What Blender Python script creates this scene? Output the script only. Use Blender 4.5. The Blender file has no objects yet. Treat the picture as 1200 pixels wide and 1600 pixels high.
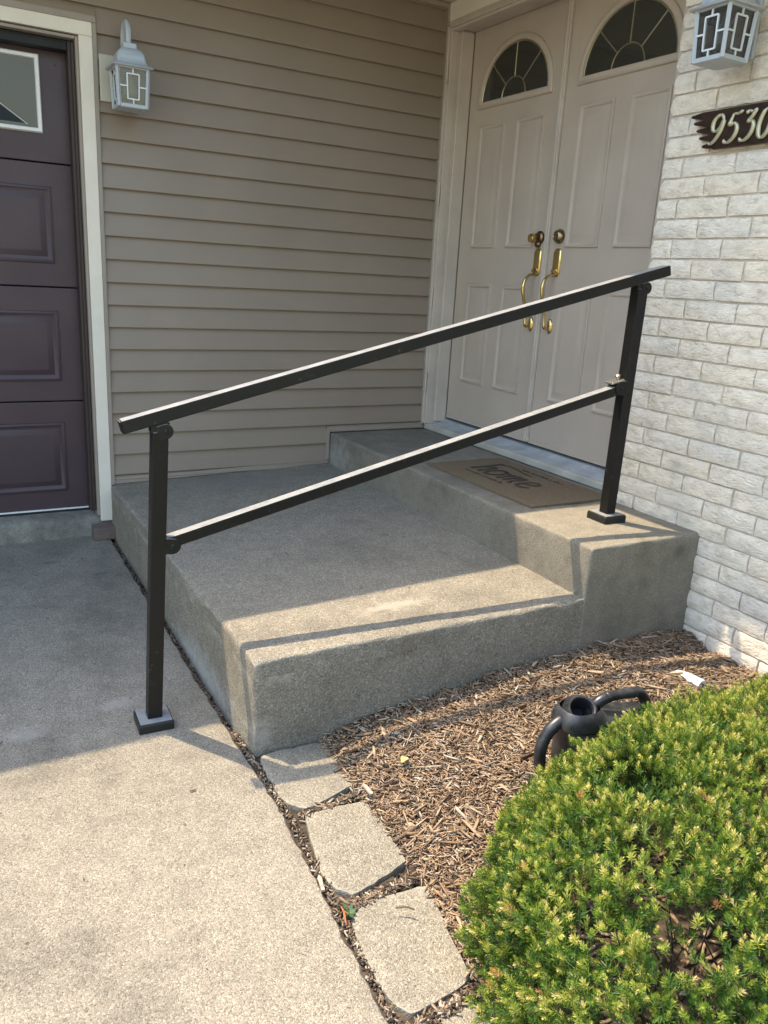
import bpy, bmesh, math, random
import numpy as np
from mathutils import Vector, Matrix, noise

random.seed(7)
rng = np.random.default_rng(7)
R = math.radians
scene = bpy.context.scene
col = scene.collection

# ------------------------------------------------------------------ camera
CAM = Vector((-0.7247, -3.9772, 1.3611))
YAW, PITCH, ROLL = R(29.977), R(16.396), R(3.261)
fwd = Vector((math.sin(YAW) * math.cos(PITCH), math.cos(YAW) * math.cos(PITCH), -math.sin(PITCH)))
rgt0 = Vector((math.cos(YAW), -math.sin(YAW), 0))
up0 = rgt0.cross(fwd)
rgt = rgt0 * math.cos(ROLL) + up0 * math.sin(ROLL)
upv = up0 * math.cos(ROLL) - rgt0 * math.sin(ROLL)
cd = bpy.data.cameras.new('camera')
cd.sensor_fit = 'VERTICAL'
cd.sensor_height = 36.0
cd.sensor_width = 27.0
cd.lens = 1249.2 / 1600 * 36.0
cd.clip_start = 0.02
cd.clip_end = 1000
cam = bpy.data.objects.new('camera', cd)
col.objects.link(cam)
m = Matrix((rgt, upv, -fwd)).transposed().to_4x4()
m.translation = CAM
cam.matrix_world = m
scene.camera = cam

# ------------------------------------------------------------------ sky, sun, exposure
SUN_AZ, SUN_EL = R(36.0), R(65.8)
world = bpy.data.worlds.new('World')
scene.world = world
world.use_nodes = True
wn, wl = world.node_tree.nodes, world.node_tree.links
sky = wn.new('ShaderNodeTexSky')
sky.sky_type = 'NISHITA'
sky.sun_disc = False
sky.sun_elevation = SUN_EL
sky.sun_rotation = -SUN_AZ
sky.air_density = 2.0
sky.dust_density = 3.0
sky.ozone_density = 4.0
wl.new(sky.outputs[0], wn['Background'].inputs[0])
wn['Background'].inputs[1].default_value = 0.15
sd = bpy.data.lights.new('sun', 'SUN')
sd.energy = 2.4
sd.angle = R(0.53)
sd.color = (1.0, 0.83, 0.58)
sun = bpy.data.objects.new('sun', sd)
col.objects.link(sun)
sdir = Vector((math.sin(SUN_AZ) * math.cos(SUN_EL), -math.cos(SUN_AZ) * math.cos(SUN_EL), -math.sin(SUN_EL)))
sun.rotation_euler = sdir.to_track_quat('-Z', 'Y').to_euler()
sun.location = (-2, 4, 9)
vs = scene.view_settings
vs.view_transform = 'Standard'
vs.look = 'None'
vs.exposure = 1.79
vs.gamma = 1.0
vs.use_curve_mapping = False

# ------------------------------------------------------------------ materials
class NT:
    """small node tree helper"""
    def __init__(s, name):
        s.m = bpy.data.materials.new(name)
        s.m.use_nodes = True
        s.n, s.l = s.m.node_tree.nodes, s.m.node_tree.links
        s.b = s.n['Principled BSDF']
        s.out = s.n['Material Output']
    def node(s, t, **kw):
        x = s.n.new(t)
        for k, v in kw.items():
            setattr(x, k, v)
        return x
    def link(s, a, b):
        s.l.new(a, b)
    def pos(s, scale=(1, 1, 1), obj=False):
        if obj:
            o = s.node('ShaderNodeTexCoord').outputs['Object']
        else:
            o = s.node('ShaderNodeNewGeometry').outputs['Position']
        mp = s.node('ShaderNodeMapping')
        mp.inputs['Scale'].default_value = scale
        s.link(o, mp.inputs['Vector'])
        return mp.outputs[0]
    def noise(s, vec, scale, detail=4, rough=0.55):
        x = s.node('ShaderNodeTexNoise')
        x.inputs['Scale'].default_value = scale
        x.inputs['Detail'].default_value = detail
        x.inputs['Roughness'].default_value = rough
        s.link(vec, x.inputs['Vector'])
        return x.outputs[0]
    def vor(s, vec, scale, feature='F1'):
        x = s.node('ShaderNodeTexVoronoi', feature=feature)
        x.inputs['Scale'].default_value = scale
        s.link(vec, x.inputs['Vector'])
        return x
    def ramp(s, fac, stops, interp='LINEAR'):
        x = s.node('ShaderNodeValToRGB')
        x.color_ramp.interpolation = interp
        e = x.color_ramp.elements
        while len(e) < len(stops):
            e.new(0.5)
        for q, (p, c) in zip(e, stops):
            q.position = p
            q.color = (*c, 1) if len(c) == 3 else c
        s.link(fac, x.inputs[0])
        return x.outputs[0]
    def mix(s, fac, a, b, mode='MIX'):
        x = s.node('ShaderNodeMix', data_type='RGBA', blend_type=mode)
        for sock, v in ((x.inputs[0], fac), (x.inputs[6], a), (x.inputs[7], b)):
            if hasattr(v, 'links'):
                s.link(v, sock)
            elif isinstance(v, (int, float)):
                sock.default_value = v
            else:
                sock.default_value = (*v, 1)
        return x.outputs[2]
    def math(s, op, a, b=0.0):
        x = s.node('ShaderNodeMath', operation=op)
        for sock, v in ((x.inputs[0], a), (x.inputs[1], b)):
            if hasattr(v, 'links'):
                s.link(v, sock)
            else:
                sock.default_value = v
        return x.outputs[0]
    def bump(s, h, dist=0.002, strength=1.0, prev=None):
        x = s.node('ShaderNodeBump')
        x.inputs['Distance'].default_value = dist
        x.inputs['Strength'].default_value = strength
        s.link(h, x.inputs['Height'])
        if prev is not None:
            s.link(prev, x.inputs['Normal'])
        return x.outputs[0]
    def set(s, col=None, rough=None, normal=None, metal=None, spec=None):
        for key, v in (('Base Color', col), ('Roughness', rough), ('Normal', normal), ('Metallic', metal), ('Specular IOR Level', spec)):
            if v is None:
                continue
            if hasattr(v, 'links'):
                s.link(v, s.b.inputs[key])
            elif isinstance(v, (int, float)):
                s.b.inputs[key].default_value = v
            else:
                s.b.inputs[key].default_value = (*v, 1)
        return s.m

def paint(name, c, rough=0.5, var=0.06, scale=6.0, grain=0.0, spec=0.4):
    t = NT(name)
    p = t.pos()
    n = t.noise(p, scale, 5)
    d = [x * (1 - var * 2.2) for x in c]
    l = [min(1, x * (1 + var * 2.2)) for x in c]
    cc = t.ramp(n, [(0.3, d), (0.7, l)])
    rr = t.ramp(n, [(0.3, (rough * 1.12,) * 3), (0.7, (rough * 0.88,) * 3)])
    nb = t.bump(t.noise(p, 260, 3), 0.0004, 0.35 + grain)
    return t.set(cc, rr, nb, spec=spec)

def concrete(name, dark, mid, light, grain, gmix, stain, bumpd=0.0022, speck=0.0, edge=0.0, patches=()):
    t = NT(name)
    p = t.pos()
    wob = t.noise(p, grain * 0.35, 2)
    v = t.vor(p, grain)
    sep = t.node('ShaderNodeSeparateColor')
    t.link(v.outputs['Color'], sep.inputs[0])
    g = t.ramp(sep.outputs[0], [(0.0, dark), (0.16, [a * .62 + b * .38 for a, b in zip(dark, mid)]), (0.45, mid), (0.78, mid), (1.0, light)])
    fine = t.noise(p, grain * 1.6, 4, 0.7)
    g = t.mix(0.42, g, t.ramp(fine, [(0.36, dark), (0.5, mid), (0.62, light)]))
    base = t.mix(gmix, mid, g)
    big = t.noise(p, 2.3, 6, 0.62)
    st = t.ramp(big, [(0.33, (1 - stain * 1.35,) * 3), (0.5, (1, 1, 1)), (0.68, (1 + stain * .35, 1 + stain * .33, 1 + stain * .28))])
    base = t.mix(1.0, base, st, 'MULTIPLY')
    med = t.noise(p, 14, 5, 0.65)
    base = t.mix(1.0, base, t.ramp(med, [(0.34, (1 - stain * .7,) * 3), (0.56, (1.03, 1.03, 1.02))]), 'MULTIPLY')
    if speck:
        v2 = t.vor(p, 38)
        pit = t.ramp(v2.outputs['Distance'], [(0.0, (1, 1, 1)), (0.1 * speck, (1, 1, 1)), (0.1 * speck + .03, (0, 0, 0))])
        base = t.mix(pit, base, [x * .45 for x in mid])
    if edge:                                    # worn arrises show paler aggregate
        g0 = t.node('ShaderNodeNewGeometry')
        e = t.ramp(g0.outputs['Pointiness'], [(.515, (0, 0, 0)), (.57, (1, 1, 1))])
        e = t.math('MULTIPLY', e, t.ramp(t.noise(p, 26, 5, .7), [(.40, (0, 0, 0)), (.60, (edge,) * 3)]))
        base = t.mix(e, base, light)
    for (c, rad, colr, amt) in patches:         # old stains and spalled spots, each with a place of its own
        mp = t.node('ShaderNodeMapping', vector_type='POINT')
        mp.inputs['Location'].default_value = [-a / r for a, r in zip(c, rad)]
        mp.inputs['Scale'].default_value = [1 / r for r in rad]
        t.link(t.node('ShaderNodeNewGeometry').outputs['Position'], mp.inputs[0])
        ln = t.node('ShaderNodeVectorMath', operation='LENGTH')
        t.link(mp.outputs[0], ln.inputs[0])
        dd = t.math('ADD', ln.outputs['Value'], t.math('MULTIPLY', t.math('SUBTRACT', t.noise(p, 22, 5, .7), .5), 2.6))
        base = t.mix(t.ramp(dd, [(.25, (amt,) * 3), (1.0, (0, 0, 0))]), base, colr)
    h = t.math('ADD', t.math('MULTIPLY', v.outputs['Distance'], -0.9), t.math('MULTIPLY', fine, 0.8))
    nb = t.bump(med, 0.003, 0.5)
    nb = t.bump(h, bumpd, 0.8, nb)
    return t.set(base, 0.88, nb, spec=0.25)

M = {}
M['driveway'] = concrete('driveway concrete', (.075, .063, .049), (.240, .211, .170), (.40, .37, .32), 290, 1.0, .20, patches=[((-.33, -.32, .04), (.05, .018, .1), (.10, .09, .075), .5), ((-.15, -.52, .04), (.04, .02, .1), (.10, .09, .075), .5), ((-.28, -1.62, .01), (.10, .05, .1), (.42, .40, .36), .35), ((-.58, -1.68, .01), (.08, .05, .1), (.42, .40, .36), .3)])
M['landing'] = concrete('landing concrete', (.085, .073, .057), (.232, .204, .163), (.42, .385, .325), 240, .95, .17, .0024, .5, .8, [((.56, -1.86, .31), (.16, .05, .1), (.40, .365, .30), .6), ((.50, -1.885, .31), (.04, .015, .1), (.12, .10, .08), .6), ((.0, -1.55, .02), (.08, .42, .10), (.42, .42, .41), .6), ((.03, -2.03, .06), (.05, .08, .06), (.42, .39, .34), .5), ((.6, -.2, .32), (.5, .25, .1), (.19, .185, .17), .5)])
M['step'] = concrete('step concrete', (.105, .092, .074), (.220, .196, .157), (.36, .33, .275), 280, .70, .20, .0015, .35, .7, [((1.64, -2.09, .45), (.045, .05, .035), (.10, .09, .075), .6), ((1.6, -.5, .51), (.2, .5, .1), (.20, .195, .18), .4), ((1.2, -.12, .40), (.06, .2, .12), (.37, .36, .35), .5)])
M['slab'] = concrete('slab concrete', (.085, .073, .056), (.240, .212, .168), (.40, .37, .315), 250, 1.0, .12, .003, 0, .6)
M['apron'] = concrete('apron concrete', (.12, .105, .085), (.27, .25, .21), (.40, .38, .34), 200, .6, .35, .003)

M['siding'] = paint('taupe vinyl siding', (.262, .208, .163), .46, .03, 2.0)
M['siding_trim'] = paint('taupe vinyl channel', (.30, .25, .21), .42, .03)
M['cream'] = paint('cream aluminium trim', (.74, .67, .57), .4, .03)
M['door'] = paint('greige door paint', (.475, .395, .330), .38, .03, 4.0)
M['jamb'] = paint('door frame paint', (.525, .455, .395), .38, .04)
M['garage'] = paint('plum garage door paint', (.064, .041, .049), .42, .06, 3.0)
M['garage_stop'] = paint('brown door stop', (.045, .030, .026), .5, .05)
M['white'] = paint('white plastic frame', (.74, .72, .71), .4, .02)
M['cream_plate'] = paint('cream mounting block', (.52, .49, .41), .5, .03)
M['rubber'] = paint('black rubber', (.012, .012, .013), .6, .1)
M['alu'] = paint('aluminium sill', (.37, .385, .40), .42, .10, 9)
M['sill'] = paint('sill board', (.43, .405, .36), .55, .10, 9)
M['soffit'] = paint('soffit vinyl', (.56, .50, .40), .5, .02)
M['roofing'] = paint('roof shingle', (.09, .08, .07), .9, .2, 20)
M['backing'] = paint('wall sheathing', (.2, .18, .15), .8, .1)

def metal_paint(name, c, rough, scuff, sc=40, painted_sheen=0.0, spec=.5):
    t = NT(name)
    p = t.pos()
    n = t.noise(p, sc, 6, .7)
    n2 = t.noise(p, sc * .17, 4, .6)
    f = t.math('MULTIPLY', t.ramp(n, [(0.60, (0, 0, 0)), (0.72, (1, 1, 1))]), t.ramp(n2, [(0.5, (0, 0, 0)), (0.66, (1, 1, 1))]))
    cc = t.mix(f, c, scuff)
    if painted_sheen:                                   # upward faces coloured paler to stand in for sun sheen
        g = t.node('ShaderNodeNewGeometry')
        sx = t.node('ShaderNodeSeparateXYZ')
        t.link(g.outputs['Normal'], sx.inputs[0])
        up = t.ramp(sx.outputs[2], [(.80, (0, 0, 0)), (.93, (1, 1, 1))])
        pat = t.ramp(t.noise(p, 22, 5, .7), [(.25, (painted_sheen * .6,) * 3), (.7, (painted_sheen,) * 3)])
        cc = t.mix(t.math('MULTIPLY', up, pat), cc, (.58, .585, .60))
    nb = t.bump(t.noise(p, 500, 2), 0.0003, .3)
    return t.set(cc, t.ramp(n2, [(.3, (rough * 1.25,) * 3), (.7, (rough * .8,) * 3)]), nb, spec=spec)
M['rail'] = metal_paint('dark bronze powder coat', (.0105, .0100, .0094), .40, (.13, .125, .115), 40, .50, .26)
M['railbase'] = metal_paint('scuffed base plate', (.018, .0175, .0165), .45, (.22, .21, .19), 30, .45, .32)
M['lantern'] = metal_paint('pewter lantern paint', (.42, .45, .49), .42, (.6, .6, .6), 60)
M['muntin'] = metal_paint('pale lantern bars', (.66, .68, .70), .4, (.7, .7, .7), 60)
M['screw'] = NT('screw steel').set((.45, .44, .42), .35, metal=1.0)
M['brass'] = NT('polished brass').set((.66, .50, .22), .16, metal=1.0)
M['oldbrass'] = NT('tarnished brass').set((.20, .14, .08), .28, metal=1.0)
M['bronze'] = NT('dark nickel deadbolt').set((.34, .27, .16), .22, metal=1.0)
M['came'] = NT('brass caming').set((.50, .46, .34), .3, metal=.9)

def dark_glass(name, c, rough=.04, spec=.9):
    t = NT(name)
    return t.set(c, rough, t.bump(t.noise(t.pos(), 5, 2), .0015, .25), spec=spec)
M['fanglass'] = dark_glass('door glass', (.030, .033, .029))
M['garageglass'] = dark_glass('garage window glass', (.125, .122, .105), .25, .35)
M['triangle'] = dark_glass('navy glass insert', (.010, .014, .022), .3, .2)
def lantern_glass():
    t = NT('lantern glass')
    tr = t.node('ShaderNodeBsdfTransparent')
    tr.inputs[0].default_value = (.42, .43, .43, 1)
    gl = t.node('ShaderNodeBsdfGlossy')
    gl.inputs[1].default_value = .12
    df = t.node('ShaderNodeBsdfDiffuse')
    df.inputs[0].default_value = (.085, .085, .085, 1)
    a = t.node('ShaderNodeMixShader'); a.inputs[0].default_value = .28
    t.link(tr.outputs[0], a.inputs[1]); t.link(df.outputs[0], a.inputs[2])
    b = t.node('ShaderNodeMixShader'); b.inputs[0].default_value = .10
    t.link(a.outputs[0], b.inputs[1]); t.link(gl.outputs[0], b.inputs[2])
    t.link(b.outputs[0], t.out.inputs[0])
    return t.m
M['lglass'] = lantern_glass()
M['bulb'] = paint('frosted bulb', (.75, .74, .70), .3, .01)

def brick_mat():
    t = NT('white washed split brick')
    p = t.pos()
    oi = t.node('ShaderNodeObjectInfo')
    warp = t.noise(t.pos((1, 1, 2.0)), 22, 6, .66)
    c = t.ramp(warp, [(.28, (.52, .455, .38)), (.40, (.74, .66, .57)), (.55, (.85, .765, .67)), (.75, (.90, .825, .735))])
    tint = t.ramp(oi.outputs['Random'], [(0, (1.0, .965, .90)), (.35, (1, .99, .96)), (.7, (.95, .95, .94)), (1, (1.0, .97, .91))])
    c = t.mix(1, c, tint, 'MULTIPLY')
    big = t.noise(p, 7, 5, .6)
    c = t.mix(t.ramp(big, [(.60, (0, 0, 0)), (.74, (.55, .55, .55))]), c, (.55, .45, .33))
    gr = t.noise(p, 4.2, 4, .6)
    c = t.mix(t.ramp(gr, [(.5, (0, 0, 0)), (.7, (.45, .45, .45))]), c, (.50, .49, .47))
    ridg = t.noise(t.pos((1, .8, 1.7)), 36, 5, .62)
    rid = t.math('ABSOLUTE', t.math('SUBTRACT', ridg, .5))
    nb = t.bump(t.math('MULTIPLY', rid, -2.0), .010, .75)
    nb = t.bump(t.noise(p, 190, 3), .0012, .5, nb)
    return t.set(c, .85, nb, spec=.25)
M['brick'] = brick_mat()
M['mortar'] = concrete('mortar', (.42, .37, .32), (.60, .53, .46), (.68, .61, .54), 300, .5, .2, .0015)

def mat_coir():
    t = NT('coir mat')
    p = t.pos()
    n = t.noise(p, 300, 3, .75)
    b = t.noise(p, 5.0, 4)
    c = t.ramp(n, [(.3, (.095, .068, .045)), (.55, (.215, .160, .108)), (.75, (.34, .265, .185))])
    c = t.mix(t.ramp(b, [(.45, (0, 0, 0)), (.7, (.6, .6, .6))]), c, (.165, .150, .095))
    return t.set(c, .95, t.bump(n, .005, 1.0), spec=.1)
M['coir'] = mat_coir()
M['matink'] = paint('mat print', (.055, .042, .030), .95, .1, 200)
M['plaque'] = paint('dark stained wood plaque', (.030, .016, .011), .30, .25, 24)
M['digit'] = NT('champagne digits').set((.50, .46, .32), .32, metal=.45)
M['paver'] = concrete('brown paver', (.09, .068, .06), (.165, .125, .11), (.23, .18, .155), 320, .6, .2, .0015)
M['soil'] = paint('dark soil', (.050, .036, .026), .95, .35, 40, .6)
M['lawn'] = paint('lawn', (.22, .225, .15), .95, .2, 3)
M['blackplastic'] = NT('black plastic can').set((.016, .016, .017), .32, spec=.5)
def can_mat():
    t = NT('weathered black plastic')
    p = t.pos()
    n = t.noise(p, 24, 5, .65)
    return t.set(t.ramp(n, [(.4, (.016, .016, .018)), (.75, (.05, .052, .058))]), t.ramp(n, [(.3, (.28,) * 3), (.7, (.45,) * 3)]), t.bump(t.noise(p, 300, 2), .0003, .3), spec=.5)
M['can'] = can_mat()

def chip_mat():
    t = NT('wood mulch chip')
    g = t.node('ShaderNodeNewGeometry')
    c = t.ramp(g.outputs['Random Per Island'], [(0, (.10, .066, .044)), (.2, (.19, .130, .086)), (.5, (.285, .196, .128)), (.75, (.345, .25, .168)), (.9, (.40, .315, .23)), (.96, (.33, .30, .265)), (1, (.44, .39, .33))])
    p = t.pos()
    n = t.noise(p, 220, 4, .6)
    c = t.mix(1, c, t.ramp(n, [(.3, (.78, .76, .74)), (.6, (1.05, 1.04, 1.03))]), 'MULTIPLY')
    return t.set(c, .9, t.bump(n, .0015, .7), spec=.15)
M['chip'] = chip_mat()
def litter_mat():
    t = NT('joint litter')
    g = t.node('ShaderNodeNewGeometry')
    c = t.ramp(g.outputs['Random Per Island'], [(0, (.03, .022, .017)), (.4, (.11, .08, .055)), (.8, (.24, .18, .13)), (1, (.42, .37, .31))])
    return t.set(c, .9, spec=.15)
M['litter'] = litter_mat()

def needle_mat():
    t = NT('yew needles')
    a = t.node('ShaderNodeAttribute'); a.attribute_name = 'tint'
    g = t.node('ShaderNodeNewGeometry')
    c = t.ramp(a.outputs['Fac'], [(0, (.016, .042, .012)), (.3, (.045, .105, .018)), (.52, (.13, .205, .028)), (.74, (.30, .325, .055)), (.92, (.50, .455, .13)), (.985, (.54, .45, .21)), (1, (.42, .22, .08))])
    df = t.b
    t.link(c, df.inputs['Base Color'])
    df.inputs['Roughness'].default_value = .42
    df.inputs['Specular IOR Level'].default_value = .35
    tl = t.node('ShaderNodeBsdfTranslucent')
    t.link(t.mix(1, c, (1.15, 1.25, .5), 'MULTIPLY'), tl.inputs[0])
    mx = t.node('ShaderNodeMixShader'); mx.inputs[0].default_value = .28
    t.link(df.outputs[0], mx.inputs[1]); t.link(tl.outputs[0], mx.inputs[2])
    t.link(mx.outputs[0], t.out.inputs[0])
    return t.m
M['needle'] = needle_mat()
M['twig'] = paint('yew bark', (.060, .038, .026), .9, .25, 60)
M['dryleaf'] = paint('dry yellow leaf', (.52, .40, .17), .7, .12, 40)
M['deadwood'] = paint('bleached wood', (.36, .30, .235), .9, .2, 90)
M['orange'] = paint('dead orange twig', (.36, .12, .05), .8, .2, 80)
M['weed'] = paint('weed leaf', (.035, .075, .025), .6, .2, 50)
M['deadtwig'] = paint('dry twig', (.10, .07, .05), .9, .2, 60)

# ------------------------------------------------------------------ mesh helpers
def tag(o, label=None, cat=None, group=None, kind=None):
    if label: o['label'] = label
    if cat: o['category'] = cat
    if group: o['group'] = group
    if kind: o['kind'] = kind
    return o

def thing(name, loc, label, cat, group=None):
    o = bpy.data.objects.new(name, None)
    o.empty_display_size = .05
    col.objects.link(o)
    o.location = loc
    return tag(o, label, cat, group)

def wloc(o):
    v = Vector((0, 0, 0))
    while o is not None:
        v += o.location
        o = o.parent
    return v

class MB:
    def __init__(s):
        s.v, s.f = [], []
    def add(s, vs, fs):
        k = len(s.v)
        s.v += [tuple(p) for p in vs]
        s.f += [tuple(i + k for i in f) for f in fs]
        return s
    def box(s, a, b):
        x0, y0, z0 = [min(p, q) for p, q in zip(a, b)]
        x1, y1, z1 = [max(p, q) for p, q in zip(a, b)]
        return s.add([(x0, y0, z0), (x1, y0, z0), (x1, y1, z0), (x0, y1, z0), (x0, y0, z1), (x1, y0, z1), (x1, y1, z1), (x0, y1, z1)],
                     [(0, 3, 2, 1), (4, 5, 6, 7), (0, 1, 5, 4), (1, 2, 6, 5), (2, 3, 7, 6), (3, 0, 4, 7)])
    def beam(s, a, b, w, h, up=(0, 0, 1), roll_end=True):
        a, b = Vector(a), Vector(b)
        d = (b - a).normalized()
        sx = d.cross(Vector(up)).normalized() * w / 2
        sz = sx.cross(d).normalized() * h / 2
        vs = []
        for p in (a, b):
            vs += [p - sx - sz, p + sx - sz, p + sx + sz, p - sx + sz]
        return s.add(vs, [(3, 2, 1, 0), (4, 5, 6, 7), (0, 1, 5, 4), (1, 2, 6, 5), (2, 3, 7, 6), (3, 0, 4, 7)])
    def tube(s, path, rad, n=10, flat=None, cap=True):
        P = [Vector(p) for p in path]
        if not hasattr(rad, '__len__'):
            rad = [rad] * len(P)
        prev = None
        rings = []
        for i, p in enumerate(P):
            d = (P[min(i + 1, len(P) - 1)] - P[max(i - 1, 0)]).normalized()
            if prev is None:
                ref = Vector((0, 0, 1)) if abs(d.z) < .9 else Vector((1, 0, 0))
                if flat is not None:
                    ref = Vector(flat[0])
                a = d.cross(ref).normalized()
            else:
                a = (prev - d * prev.dot(d)).normalized()
            if flat is not None:
                a = d.cross(Vector(flat[0])).normalized()
            prev = a
            b = a.cross(d).normalized()
            fb = flat[1] if flat is not None else 1.0
            rings.append([p + a * (math.cos(2 * math.pi * j / n) * rad[i]) + b * (math.sin(2 * math.pi * j / n) * rad[i] * fb) for j in range(n)])
        vs = [q for r in rings for q in r]
        fs = []
        for i in range(len(P) - 1):
            for j in range(n):
                fs.append((i * n + j, i * n + (j + 1) % n, (i + 1) * n + (j + 1) % n, (i + 1) * n + j))
        if cap:
            fs.append(tuple(range(n - 1, -1, -1)))
            fs.append(tuple((len(P) - 1) * n + j for j in range(n)))
        return s.add(vs, fs)
    def lathe(s, prof, c, axis, n=20):
        """prof: (radius, distance along axis)"""
        c, ax = Vector(c), Vector(axis).normalized()
        ref = Vector((0, 0, 1)) if abs(ax.z) < .9 else Vector((1, 0, 0))
        a = ax.cross(ref).normalized(); b = ax.cross(a)
        vs, fs = [], []
        for r, h in prof:
            for j in range(n):
                t = 2 * math.pi * j / n
                vs.append(c + ax * h + a * (math.cos(t) * r) + b * (math.sin(t) * r))
        for i in range(len(prof) - 1):
            for j in range(n):
                fs.append((i * n + j, i * n + (j + 1) % n, (i + 1) * n + (j + 1) % n, (i + 1) * n + j))
        fs.append(tuple(range(n - 1, -1, -1)))
        fs.append(tuple((len(prof) - 1) * n + j for j in range(n)))
        return s.add(vs, fs)
    def prism(s, poly, d):
        """poly: list of 3D points, extruded by vector d"""
        P = [Vector(p) for p in poly]; d = Vector(d); n = len(P)
        return s.add(P + [p + d for p in P], [tuple(range(n - 1, -1, -1)), tuple(range(n, 2 * n))] + [(i, (i + 1) % n, n + (i + 1) % n, n + i) for i in range(n)])
    def loops(s, rings, close=True):
        """nested closed loops of equal length; last one is capped"""
        n = len(rings[0])
        vs = [p for r in rings for p in r]
        fs = []
        for i in range(len(rings) - 1):
            for j in range(n):
                fs.append((i * n + j, i * n + (j + 1) % n, (i + 1) * n + (j + 1) % n, (i + 1) * n + j))
        if close:
            fs.append(tuple((len(rings) - 1) * n + j for j in range(n)))
        return s.add(vs, fs)
    def build(s, name, mat, parent=None, smooth=False, bevel=0, seg=2):
        me = bpy.data.meshes.new(name)
        o = wloc(parent) if parent is not None else Vector((0, 0, 0))
        me.from_pydata([(x - o.x, y - o.y, z - o.z) for x, y, z in s.v], [], s.f)
        bm = bmesh.new(); bm.from_mesh(me)
        bmesh.ops.recalc_face_normals(bm, faces=bm.faces)
        if bevel:
            es = [e for e in bm.edges if len(e.link_faces) == 2 and e.calc_face_angle(0) > .5]
            bmesh.ops.bevel(bm, geom=es, offset=bevel, segments=seg, profile=.5, affect='EDGES', clamp_overlap=True)
        if smooth:
            for f in bm.faces: f.smooth = True
            for e in bm.edges:
                if len(e.link_faces) == 2 and e.calc_face_angle(0) > R(38): e.smooth = False
        bm.to_mesh(me); bm.free()
        me.materials.append(M[mat])
        ob = bpy.data.objects.new(name, me)
        col.objects.link(ob)
        if parent is not None:
            ob.parent = parent
        return ob

def catmull(pts, k=6):
    P = [Vector(p) for p in pts]
    P = [P[0] * 2 - P[1]] + P + [P[-1] * 2 - P[-2]]
    out = []
    for i in range(1, len(P) - 2):
        for j in range(k):
            t = j / k
            a, b, c, d = P[i - 1], P[i], P[i + 1], P[i + 2]
            out.append(.5 * ((2 * b) + (c - a) * t + (2 * a - 5 * b + 4 * c - d) * t * t + (3 * b - a - 3 * c + d) * t ** 3))
    out.append(P[-2])
    return out

def np_mesh(name, verts, faces, mat, parent=None, attr=None, smooth=False):
    me = bpy.data.meshes.new(name)
    o = wloc(parent) if parent is not None else Vector((0, 0, 0))
    verts = np.asarray(verts, np.float32) - np.array(o, np.float32)
    faces = np.asarray(faces, np.int32)
    nf, k = faces.shape
    me.vertices.add(len(verts)); me.vertices.foreach_set('co', verts.ravel())
    me.loops.add(nf * k); me.loops.foreach_set('vertex_index', faces.ravel())
    me.polygons.add(nf)
    me.polygons.foreach_set('loop_start', np.arange(0, nf * k, k, dtype=np.int32))
    me.polygons.foreach_set('loop_total', np.full(nf, k, np.int32))
    if smooth:
        me.polygons.foreach_set('use_smooth', np.ones(nf, bool))
    if attr is not None:
        at = me.attributes.new('tint', 'FLOAT', 'POINT')
        at.data.foreach_set('value', np.asarray(attr, np.float32))
    me.update(calc_edges=True)
    me.validate()
    me.materials.append(M[mat])
    ob = bpy.data.objects.new(name, me)
    col.objects.link(ob)
    if parent is not None: ob.parent = parent
    return ob

def fbm(x, y, z, o=3):
    return noise.fractal(Vector((x, y, z)), 1.0, 2.0, o)

# ------------------------------------------------------------------ dimensions (metres)
X1, XB, XR, XD = 1.183, 1.7316, 1.793, 1.918       # upper step, brick face, frame plane, door leaf plane
H2 = .511
DD = 2.038
def drive_z(y): return .025 * (y + 2.04)
def land_top(x, y):
    u = min(max(x / X1, 0), 1); v = min(max(-y / 2.06, 0), 1)
    return (.302 * (1 - u) + .340 * u) * (1 - v) + (.2945 * (1 - u) + .3264 * u) * v

# ================================================================== SETTING
g = MB().add([(-150, -250, -.25), (150, -250, -.25), (150, 150, -.25), (-150, 150, -.25)], [(0, 1, 2, 3)]).build('ground', 'lawn')
tag(g, 'green lawn and soil around the house', 'ground', kind='structure')

# driveway: a sloping slab with a worn edge along the joint
edge_ctrl = [(.02, -.022), (-1.097, -.021), (-1.6, -.027), (-2.07, -.022), (-2.26, -.017), (-2.34, -.018), (-2.53, -.032), (-2.654, -.040), (-2.812, -.050), (-2.97, -.063), (-4.0, -.17), (-9, -.6)]
def edge_x(y):
    for (ya, xa), (yb, xb) in zip(edge_ctrl, edge_ctrl[1:]):
        if y >= yb:
            t = (y - ya) / (yb - ya)
            return xa + (xb - xa) * t
    return edge_ctrl[-1][1]
d = MB()
ys = [.02 - .02 * i for i in range(0, 175)] + [-3.6, -4.5, -6, -9, -10.9]
vs, fs = [], []
for y in ys:
    z = drive_z(y)
    ex = edge_x(y) + .006 * fbm(0, y * 22, 1.7) + .004 * fbm(3, y * 70, .2)
    vs += [(-9, y, z), (-.6, y, z), (ex - .03, y, z + .001), (ex - .008, y, z - .002), (ex, y, z - .012), (ex + .004, y, z - .12)]
for i in range(len(ys) - 1):
    for j in range(5):
        a = i * 6 + j
        fs.append((a, a + 1, a + 7, a + 6))
drv = d.add(vs, fs).build('driveway', 'driveway', smooth=True)
tag(drv, 'pale exposed aggregate concrete driveway beside the steps', 'driveway', kind='structure')

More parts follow.
